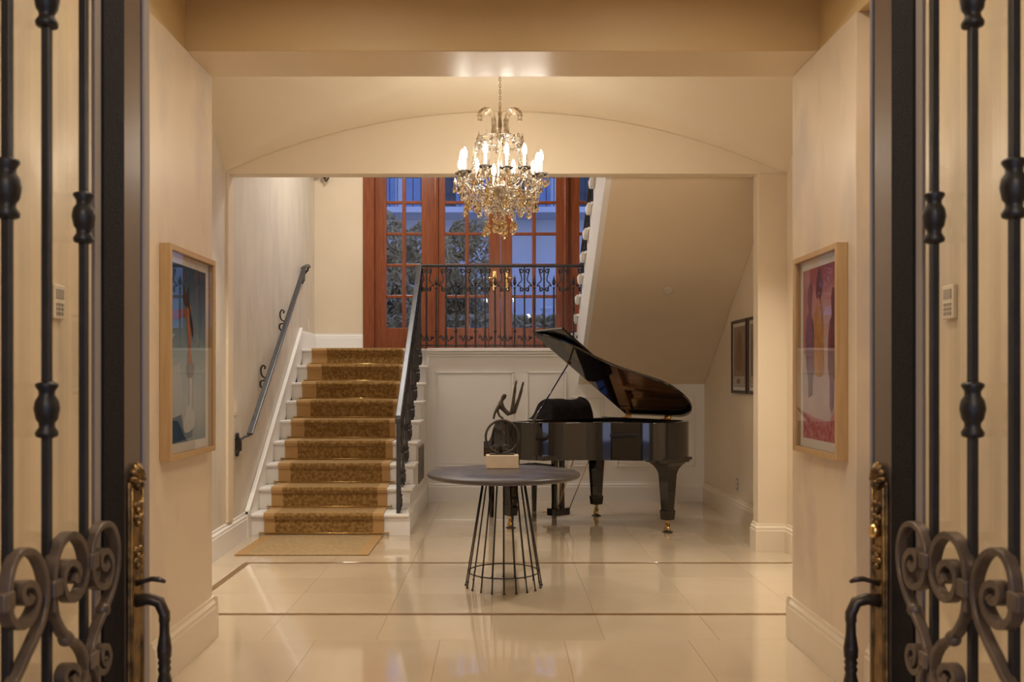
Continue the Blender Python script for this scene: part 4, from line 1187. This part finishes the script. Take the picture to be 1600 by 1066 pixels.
    # handle set on the lock stile
    P_ = F + 0.003
    e = MB().box(*B(P_ - 0.008, P_, 1.664, 1.725, 0.56, 1.19))
    e = e.build('escutcheon', M['brass_old'], r, bevel=0.005)
    yc = 1.6945
    mb = MB()
    for q in range(7):
        a_ = pi * (q + 0.5) / 7
        mb.tube([V(CXD + sg * (P_ - 0.010), yc, 1.188), V(CXD + sg * (P_ - 0.013), yc + 0.017 * cos(a_), 1.188 + 0.020 * sin(a_)), V(CXD + sg * (P_ - 0.007), yc + 0.031 * cos(a_), 1.188 + 0.036 * sin(a_))], [0.003, 0.0065, 0.0045], 6)
    mb.sphere((CXD + sg * (P_ - 0.011), yc, 1.182), 0.011, 8, 6)
    mb.build('shell_crest', M['brass_old'], e)
    mb = MB()
    for zz in (1.145, 1.12, 1.06, 1.04):
        for s in (-1, 1): mb.sphere((CXD + sg * (P_ - 0.009), yc + s * 0.010, zz), 0.007, 8, 6)
        mb.sphere((CXD + sg * (P_ - 0.010), yc, zz - 0.012), 0.006, 8, 6)
    for s in (-1, 1): mb.tube([V(CXD + sg * (P_ - 0.008), yc + s * 0.025, 0.57), V(CXD + sg * (P_ - 0.008), yc + s * 0.025, 1.18)], 0.0035, 6)
    mb.build('relief', M['brass_old'], e)
    if sg > 0:
        MB().lathe([(0.013, 0), (0.013, 0.012), (0.008, 0.016)], (0, 0, 0), 14, True, Matrix.Translation((CXD + sg * (P_ - 0.008), yc, 1.095)) @ Matrix.Rotation(-sg * pi / 2, 4, 'Y')).build('lock_cylinder', M['brass'], e)
    xf = lambda o_, y, z: V(CXD + sg * (P_ - o_), y, z)
    MB().tube([xf(0.006, yc, 0.995), xf(0.022, yc, 1.000), xf(0.036, yc, 1.004), xf(0.05, yc, 1.003), xf(0.062, yc, 0.998)], [0.006, 0.0045, 0.005, 0.0055, 0.003], 8).build('thumb_latch', M['bronze'], e)
    pts = [xf(0.005, yc, 0.962), xf(0.03, yc, 0.966), xf(0.05, yc, 0.960), xf(0.060, yc, 0.938), xf(0.060, yc, 0.925), xf(0.060, yc, 0.92), xf(0.060, yc, 0.90), xf(0.060, yc, 0.872), xf(0.060, yc, 0.856), xf(0.060, yc, 0.852), xf(0.060, yc, 0.846), xf(0.060, yc, 0.84), xf(0.060, yc, 0.834), xf(0.060, yc, 0.826), xf(0.060, yc, 0.81), xf(0.060, yc, 0.78), xf(0.060, yc, 0.735), xf(0.058, yc, 0.70), xf(0.045, yc, 0.675), xf(0.005, yc, 0.668)]
    rs = [0.013, 0.011, 0.011, 0.0105, 0.0105, 0.009, 0.0095, 0.0135, 0.0125, 0.010, 0.0125, 0.010, 0.0125, 0.010, 0.0135, 0.0115, 0.010, 0.011, 0.011, 0.013]
    MB().tube(pts, rs, 14).build('pull_handle', M['bronze'], e)
    return r
entry_leaf(-1, 'door_1', 'open iron-grilled glass entry door leaf on the side of the blue artwork')
entry_leaf(1, 'door_2', 'open iron-grilled glass entry door leaf on the side of the pink artwork')

# =================================================================== FRAMED ART AND SMALL FITTINGS
def flat(name, c, c2=None, scale=6, rough=0.6, stretch=(1, 1, 1), lo=0.3, hi=0.7): return mat(name, c, rough, c2=c2, scale=scale, stretch=stretch, lo=lo, hi=hi, spec=0.3)
def framed(name, label, cat, wallx, sg, y0, y1, z0, z1, depth, fw_, frame_m, matw, bgm, shapes, group=None, glass=True):
    """sg=+1: picture faces +x (hangs on the left wall); u runs 0..1 from y0 to y1, v upwards"""
    r = thing(name, label, cat, (0, 0, 0), 0, group)
    X = lambda o_: wallx + sg * o_
    def bx_(mb, a_, b_, ya, yb, za, zb): return mb.box(min(X(a_), X(b_)), max(X(a_), X(b_)), ya, yb, za, zb)
    for (ya, yb, za, zb) in ((y0, y0 + fw_, z0, z1), (y1 - fw_, y1, z0, z1), (y0 + fw_, y1 - fw_, z0, z0 + fw_), (y0 + fw_, y1 - fw_, z1 - fw_, z1)):
        bx_(MB(), 0.001, depth, ya, yb, za, zb).build('frame_rail', frame_m, r, bevel=0.0015)
    bx_(MB(), 0.004, 0.018, y0 + fw_, y1 - fw_, z0 + fw_, z1 - fw_).build('mat_board', M['mat_board'], r)
    a0, a1, b0, b1 = y0 + fw_ + matw, y1 - fw_ - matw, z0 + fw_ + matw, z1 - fw_ - matw
    pr = bx_(MB(), 0.018, 0.0195, a0, a1, b0, b1).build('print', bgm, r)
    h = 0.0195
    for poly, m_ in shapes:
        h += 0.0003
        MB().prism(poly, h - 0.0003, h, lambda u, v, o_: V(X(o_), a0 + u * (a1 - a0), b0 + v * (b1 - b0))).build('print_shape', m_, pr)
    if glass:
        bx_(MB(), depth - 0.010, depth - 0.007, y0 + fw_, y1 - fw_, z0 + fw_, z1 - fw_).build('glazing', M['art_glass'], r)
    return r
def blob(pts, n=4): return [(v.x, v.y) for v in catmull([(a_, b_, 0) for a_, b_ in pts], n, True)]
def grad(name, stops, axis='Z', z0=1.1, z1=1.9, noise=0.12):
    m, t, b = newmat(name)
    tcn = t.nodes.new('ShaderNodeTexCoord'); sp = t.nodes.new('ShaderNodeSeparateXYZ'); t.links.new(tcn.outputs['Object'], sp.inputs[0])
    nz = t.nodes.new('ShaderNodeTexNoise'); nz.inputs['Scale'].default_value = 5; nz.inputs['Detail'].default_value = 6; t.links.new(tcn.outputs['Object'], nz.inputs['Vector'])
    mr = t.nodes.new('ShaderNodeMapRange'); mr.inputs[1].default_value = z0; mr.inputs[2].default_value = z1; t.links.new(sp.outputs[axis], mr.inputs[0])
    ma = t.nodes.new('ShaderNodeMath'); ma.operation = 'MULTIPLY_ADD'; ma.inputs[1].default_value = noise; t.links.new(nz.outputs[0], ma.inputs[0]); t.links.new(mr.outputs[0], ma.inputs[2])
    rp = t.nodes.new('ShaderNodeValToRGB'); e = rp.color_ramp.elements
    e[0].position, e[0].color = stops[0][0], (*stops[0][1], 1); e[1].position, e[1].color = stops[-1][0], (*stops[-1][1], 1)
    for p, c_ in stops[1:-1]: q = e.new(p); q.color = (*c_, 1)
    t.links.new(ma.outputs[0], rp.inputs[0]); t.links.new(rp.outputs[0], b.inputs['Base Color']); b.inputs['Roughness'].default_value = 0.6; b.inputs['Specular IOR Level'].default_value = 0.25
    return m
bgb = grad('print_blue_ground', [(0.0, (0.12, 0.20, 0.26)), (0.22, (0.34, 0.37, 0.38)), (0.55, (0.24, 0.33, 0.37)), (0.78, (0.07, 0.17, 0.25)), (1.0, (0.015, 0.055, 0.11))])
sh = []
sh.append(([(0, 0.0), (0.6, 0.02), (0.62, 0.07), (0.35, 0.08), (0.3, 0.17), (0, 0.14)], flat('print_navy', (0.02, 0.06, 0.13), (0.035, 0.09, 0.17))))
sh.append(([(0.02, 0.42), (0.30, 0.45), (0.34, 0.16), (0.03, 0.14)], flat('print_cloth_grey', (0.42, 0.43, 0.43), (0.30, 0.34, 0.36), 8, stretch=(1, 6, 1))))
sh.append((blob([(0.48, 0.38), (0.62, 0.40), (0.68, 0.2), (0.64, 0.08), (0.42, 0.05), (0.36, 0.1), (0.44, 0.2)]), flat('print_white_drape', (0.50, 0.49, 0.47), (0.33, 0.36, 0.38), 9, stretch=(1, 7, 1))))
sh.append(([(0.48, 0.46), (0.53, 0.46), (0.52, 0.2), (0.48, 0.2)], flat('print_leg_shadow', (0.24, 0.25, 0.27))))
sh.append(([(0.58, 0.46), (0.66, 0.46), (0.64, 0.18), (0.60, 0.18)], flat('print_leg_shade', (0.27, 0.28, 0.30))))
sh.append((blob([(0.46, 0.77), (0.56, 0.775), (0.565, 0.66), (0.555, 0.54), (0.60, 0.42), (0.46, 0.42), (0.485, 0.54), (0.45, 0.66)]), flat('print_skin', (0.42, 0.16, 0.08), (0.30, 0.10, 0.05), 9)))
sh.append((blob([(0.02, 0.71), (0.2, 0.745), (0.42, 0.755), (0.46, 0.72), (0.3, 0.70), (0.1, 0.685)]), flat('print_arm', (0.20, 0.065, 0.03), (0.30, 0.11, 0.05), 9)))
sh.append((blob([(0.44, 0.44), (0.64, 0.44), (0.6, 0.37), (0.46, 0.37)]), flat('print_dark_skirt', (0.10, 0.11, 0.13), (0.2, 0.2, 0.22))))
sh.append((blob([(0.35, 0.80), (0.35, 0.87), (0.375, 0.885), (0.40, 0.85), (0.44, 0.855), (0.48, 0.89), (0.505, 0.87), (0.51, 0.80), (0.57, 0.72), (0.62, 0.64), (0.60, 0.60), (0.53, 0.68), (0.50, 0.76), (0.40, 0.77)]), flat('print_hair', (0.018, 0.014, 0.016))))
framed('framed_artwork', 'large pale wood framed print of a dancer on blue, on passage wall', 'picture', XL, 1, 4.02, 4.665, 1.006, 1.99, 0.05, 0.026, M['oak'], 0.045, bgb, sh)
bgp = grad('print_pink_ground', [(0.0, (0.42, 0.28, 0.27)), (0.3, (0.50, 0.38, 0.37)), (0.62, (0.50, 0.33, 0.32)), (0.9, (0.42, 0.20, 0.20)), (1.1, (0.30, 0.08, 0.11))])
sh = []
sh.append(([(0, 0), (1, 0), (1, 0.16), (0.7, 0.13), (0.25, 0.11), (0, 0.2)], flat('print_red_floor', (0.34, 0.05, 0.07), (0.55, 0.25, 0.25), 34)))
sh.append((blob([(0.02, 0.55), (0.9, 0.55), (0.98, 0.2), (0.6, 0.14), (0.25, 0.12), (0.08, 0.25)]), flat('print_pale_floor', (0.52, 0.42, 0.41), (0.42, 0.32, 0.34), 7)))
sh.append(([(0.78, 1.0), (1.0, 1.0), (1.0, 0.5), (0.80, 0.5)], flat('print_rose_drape', (0.42, 0.22, 0.23), (0.33, 0.13, 0.15), 6, stretch=(1, 9, 1))))
plum = flat('print_plum', (0.11, 0.025, 0.04), (0.17, 0.05, 0.07), 9)
vio = flat('print_violet', (0.20, 0.10, 0.17), (0.13, 0.06, 0.12), 9)
sh.append((blob([(0.06, 0.83), (0.12, 0.86), (0.17, 0.80), (0.15, 0.71), (0.22, 0.66), (0.26, 0.5), (0.22, 0.36), (0.06, 0.36), (0.02, 0.55), (0.06, 0.68), (0.08, 0.74)]), plum))
sh.append((blob([(0.72, 0.89), (0.80, 0.91), (0.86, 0.84), (0.82, 0.75), (0.90, 0.70), (0.92, 0.52), (0.84, 0.36), (0.66, 0.38), (0.64, 0.55), (0.68, 0.68), (0.75, 0.74)]), vio))
sh.append((blob([(0.46, 0.78), (0.40, 0.68), (0.36, 0.52), (0.38, 0.38), (0.62, 0.38), (0.66, 0.52), (0.64, 0.62), (0.66, 0.70), (0.58, 0.78)]), flat('print_gold_dress', (0.50, 0.26, 0.07), (0.34, 0.13, 0.05), 14)))
sh.append((blob([(0.43, 0.92), (0.50, 0.99), (0.58, 0.93), (0.60, 0.85), (0.54, 0.80), (0.46, 0.82)]), plum))
sh.append((blob([(0.47, 0.80), (0.54, 0.82), (0.57, 0.77), (0.52, 0.73), (0.46, 0.75)]), flat('print_face', (0.42, 0.18, 0.10))))
sh.append(([(0.08, 0.37), (0.2, 0.37), (0.2, 0.2), (0.15, 0.16), (0.1, 0.2)], vio))
sh.append(([(0.68, 0.4), (0.84, 0.4), (0.82, 0.24), (0.70, 0.26)], flat('print_slate', (0.17, 0.12, 0.15))))
framed('framed_artwork', 'large pale wood framed print of three figures on pink, on passage wall', 'picture', XR, -1, 4.0, 4.6, 1.012, 1.99, 0.05, 0.026, M['oak'], 0.045, bgp, sh)
bgd = grad('print_sepia', [(0.0, (0.24, 0.17, 0.11)), (0.5, (0.20, 0.115, 0.07)), (1.05, (0.27, 0.17, 0.11))], z0=1.3, z1=1.85)
bgs = grad('print_dusky', [(0.0, (0.20, 0.15, 0.12)), (0.5, (0.16, 0.11, 0.085)), (1.05, (0.23, 0.18, 0.15))], z0=1.3, z1=1.85)
for i_, (ya, yb, bgm, lab) in enumerate(((8.21, 8.74, bgd, 'dark framed reddish print on the piano side wall, farther of two'), (7.60, 8.17, bgs, 'dark framed grey-brown print on the piano side wall, partly behind the pilaster'))):
    sh = [([(0.05, 0.02), (0.95, 0.02), (0.95, 0.17), (0.05, 0.17)], flat('print_paper', (0.52, 0.45, 0.36))), ([(0.42, 0.05), (0.72, 0.05), (0.72, 0.13), (0.42, 0.13)], flat('print_stamp', (0.16, 0.13, 0.11))),
          (blob([(0.3, 0.85), (0.6, 0.9), (0.75, 0.6), (0.7, 0.3), (0.35, 0.28), (0.25, 0.55)]), flat('print_tone', (0.22, 0.09, 0.05) if i_ == 0 else (0.13, 0.10, 0.09), (0.15, 0.08, 0.05), 8))]
    framed('framed_print', lab, 'picture', HR, -1, ya, yb, 1.235, 1.93, 0.03, 0.028, M['walnut'], 0.035, bgm, sh, 'pair of dark framed prints')
# wall keypads seen through the door glass, outlet, switch, vent
for sg, wx, lab in ((1, XL - 0.06, 'small wall keypad seen through the glass of the door near blue artwork'), (-1, XR + 0.06, 'small wall keypad seen through the glass of the door near pink artwork')):
    r = thing('wall_keypad', lab, 'keypad', (wx, 3.2, 1.655))
    MB().box(min(0, sg * 0.016), max(0, sg * 0.016), -0.04, 0.04, -0.06, 0.06).build('body', M['plastic'], r, bevel=0.003)
    MB().box(min(sg * 0.016, sg * 0.018), max(sg * 0.016, sg * 0.018), -0.028, 0.028, 0.012, 0.045).build('display', M['plastic_grey'], r)
    for i_ in range(3):
        for j_ in range(3):
            y, z = -0.02 + i_ * 0.02, -0.042 + j_ * 0.016
            MB().box(min(sg * 0.016, sg * 0.019), max(sg * 0.016, sg * 0.019), y - 0.007, y + 0.007, z - 0.005, z + 0.005).build('key', M['plastic_grey'], r)
r = thing('wall_outlet', 'small cream outlet plate low on the wall beside the piano', 'outlet', (HR, 8.61, 0.36))
MB().box(-0.008, 0, -0.037, 0.037, -0.058, 0.058).build('plate', M['plastic_grey'], r, bevel=0.002)
for z in (-0.022, 0.022): MB().box(-0.010, -0.008, -0.016, 0.016, z - 0.014, z + 0.014).build('socket', M['plastic'], r, bevel=0.001)
for y, z, lab in ((10.75, 2.02, 'small light switch plate on the landing wall above the white baseboard'), (7.42, 1.13, 'small cream switch plate on streaky wall above the handrail foot')):
    r = thing('light_switch', lab, 'switch', (HL(y), y, z))
    MB().box(0, 0.007, -0.04, 0.04, -0.06, 0.06).build('plate', M['plaster_smooth'], r, bevel=0.002)
    MB().box(0.007, 0.011, -0.012, 0.012, -0.03, 0.03).build('rocker', M['plastic'], r, bevel=0.001)
r = thing('air_vent', 'brown slatted return air grille on the side of the stairs', 'vent', (XS1, 9.25, 0.50))
for a_ in ((-0.29, 0.29, -0.18, -0.16), (-0.29, 0.29, 0.16, 0.18), (-0.29, -0.27, -0.16, 0.16), (0.27, 0.29, -0.16, 0.16)):
    MB().box(0.0, 0.010, *a_).build('frame_rail', M['vent'], r)
MB().box(0.0, 0.002, -0.27, 0.27, -0.16, 0.16).build('backing', M['walnut'], r)
for q in range(13):
    z = -0.148 + q * 0.0247
    MB().box(0.002, 0.008, -0.27, 0.27, z - 0.004, z + 0.004).build('slat', M['vent'], r)
# small bracket lamp on the hall wall at the vault (right) and scrolled sconce on the landing
r = thing('wall_sconce', 'scrolled iron wall sconce high beside the landing corner', 'sconce', (-2.20, DB, 4.02))
mb = MB()
f_ = lambda a_, b_: V(a_, -0.07, b_)
ornament(mb, [(v[0], v[1]) for v in spiral(0.035, -0.135, 0.012, 0.055, 0.4, -1.3, 14)] + [(0.03, -0.02), (0.0, 0.05), (0.0, 0.2)], (0, 1, 0), f_, 0.014, 0.02, 3)
ornament(mb, [(v[0], v[1]) for v in spiral(-0.05, -0.11, 0.010, 0.042, 2.6, 1.2, 12)] + [(-0.05, -0.03), (0.0, 0.03)], (0, 1, 0), f_, 0.012, 0.02, 3)
mb.box(-0.035, 0.035, -0.03, 0.0, -0.05, 0.22); mb.box(-0.012, 0.012, -0.075, -0.02, 0.0, 0.03)
mb.build('bracket', M['iron'], r)
MB().lathe([(0.035, 0.20), (0.06, 0.23), (0.055, 0.36), (0.03, 0.40)], (0, -0.085, 0), 14).build('lamp_glass', emit('sconce_glow', (1.0, 0.88, 0.70), 3.5), r)

# =================================================================== OUTSIDE THE MAHOGANY DOORS, AT DUSK
o = MB().box(-14, 14, 11.6, 60, 1.4, 1.66).build('ground.001', mat('terrace_stone', (0.30, 0.29, 0.28), 0.7, c2=(0.24, 0.23, 0.22), scale=3))
struct(o, 'pale stone terrace outside the mahogany doors', 'terrace')
hm = mat('house_render', (0.62, 0.63, 0.68), 0.8, c2=(0.55, 0.56, 0.60), scale=1)
hs_ = mat('shutter_blue', (0.22, 0.30, 0.46), 0.6, c2=(0.18, 0.25, 0.40), scale=3)
dkw = mat('dark_window', (0.03, 0.04, 0.06), 0.15)
h = thing('house', 'pale house with upper balcony across the terrace seen through panes', 'house', (0, 30, 1.66))
MB().box(-10, 10, 0, 6, 0, 11).build('wall', hm, h)
MB().box(-10, 10, -1.4, 0, 5.0, 5.18).build('balcony_slab', hm, h)
MB().box(-10, 10, -1.4, -1.36, 6.10, 6.16).build('balcony_rail', M['iron'], h)
bp = None
for q in range(72):
    x = -9 + q * 0.25
    if bp is None: bp = MB().box(-0.012, 0.012, -1.39, -1.37, 5.18, 6.10).build('baluster', M['iron'], h); o = bp
    else: o = copy(bp, h)
    o.location = (x, 0, 0)
for x in (-7.2, -4.6, -2.0, 0.6, 3.2, 5.8):
    wn = MB().box(x - 0.55, x + 0.55, -0.03, 0.0, 5.2, 7.6).build('window', dkw, h)
    for s in (-1, 1):
        MB().box(x + s * 0.85 - 0.26, x + s * 0.85 + 0.26, -0.07, 0.0, 5.2, 7.6).build('shutter', hs_, wn)
lit = emit('lit_window', (1.0, 0.82, 0.55), 1.6)
for x, m_ in ((-4.2, dkw), (-1.4, dkw), (4.6, dkw)):
    MB().box(x - 0.45, x + 0.45, -0.03, 0.0, 0.3, 2.4).build('window', m_, h)
for x in (1.15, 1.75, 2.3):
    p = thing('column', 'pale round porch column outside the glazed doors', 'column', (x * 1.0, 22, 1.66), 0, 'porch columns outside')
    MB().lathe([(0.16, 0), (0.16, 0.06), (0.12, 0.10), (0.115, 1.2), (0.10, 1.36), (0.15, 1.40), (0.15, 1.46)], n=18).build('shaft', hm, p)
leaf = mat('dusk_foliage', (0.42, 0.31, 0.13), 0.8, c2=(0.30, 0.22, 0.10), scale=5)
bark = mat('bark', (0.08, 0.06, 0.045), 0.9)
rnd = random.Random(11)
def tree(x, y, h_, rx, rz_, lab, nleaf=900):
    t_ = thing('tree', lab, 'tree', (x, y, 1.66))
    MB().tube([V(0, 0, 0), V(0.05, 0, h_ * 0.3), V(-0.05, 0, h_ * 0.62)], [0.14, 0.11, 0.06], 8).build('trunk', bark, t_)
    mb = MB()
    cl = [(rnd.uniform(-0.62, 0.62), rnd.uniform(-0.6, 0.6), rnd.uniform(-0.6, 0.6), rnd.uniform(0.3, 0.5)) for _ in range(11)]
    for _ in range(nleaf):
        c_ = rnd.choice(cl)
        v = Vector((rnd.gauss(0, 1), rnd.gauss(0, 1), rnd.gauss(0, 1))).normalized() * c_[3] * rnd.uniform(0.75, 1.02)
        p = V((c_[0] + v.x) * rx, (c_[1] + v.y) * rx, h_ - rz_ + (c_[2] + v.z) * rz_)
        a_ = Vector((rnd.gauss(0, 1), rnd.gauss(0, 1), rnd.gauss(0, 1))).normalized(); b_ = a_.orthogonal().normalized()
        L = rnd.uniform(0.05, 0.10)
        mb.add([p - a_ * L, p + b_ * L * 0.5, p + a_ * L, p - b_ * L * 0.5], [(0, 1, 2, 3)])
    o = mb.build('foliage', leaf, t_, fix=False)
tree(-2.6, 21, 3.75, 1.35, 1.5, 'round dark tree outside, behind the sidelight panes', 7500)
tree(-0.80, 24.6, 4.2, 1.25, 1.6, 'bushy dusk tree outside, behind the door leaf nearer the runner', 7500)
tree(-5.0, 24, 4.4, 1.9, 1.9, 'tall dusk tree outside beyond the door frame edge', 3500)
hd = MB()
for _ in range(7500):
    p = V(rnd.uniform(-5.5, 2.4), rnd.uniform(17.6, 18.3), 1.66 + rnd.uniform(0, 1.0) ** 0.8 * 0.95)
    a_ = Vector((rnd.gauss(0, 1), rnd.gauss(0, 1), rnd.gauss(0, 1))).normalized(); b_ = a_.orthogonal().normalized(); L = rnd.uniform(0.05, 0.11)
    hd.add([p - a_ * L, p + b_ * L * 0.5, p + a_ * L, p - b_ * L * 0.5], [(0, 1, 2, 3)])
o = hd.build('hedge', leaf, fix=False)
tag(o, 'low clipped hedge on the terrace outside the glazed doors', 'hedge', kind='stuff')
tl = thing('terrace_lamp', 'small glowing terrace lamp outside the right glazed leaf', 'lamp', (0.62, 19, 1.66))
MB().lathe([(0.09, 0), (0.09, 0.03), (0.02, 0.05), (0.02, 0.95), (0.05, 0.98)], n=12).build('post', M['iron'], tl)
MB().sphere((0, 0, 1.02), 0.05, 14, 10).build('globe', emit('lamp_globe', (1.0, 0.9, 0.75), 3), tl)
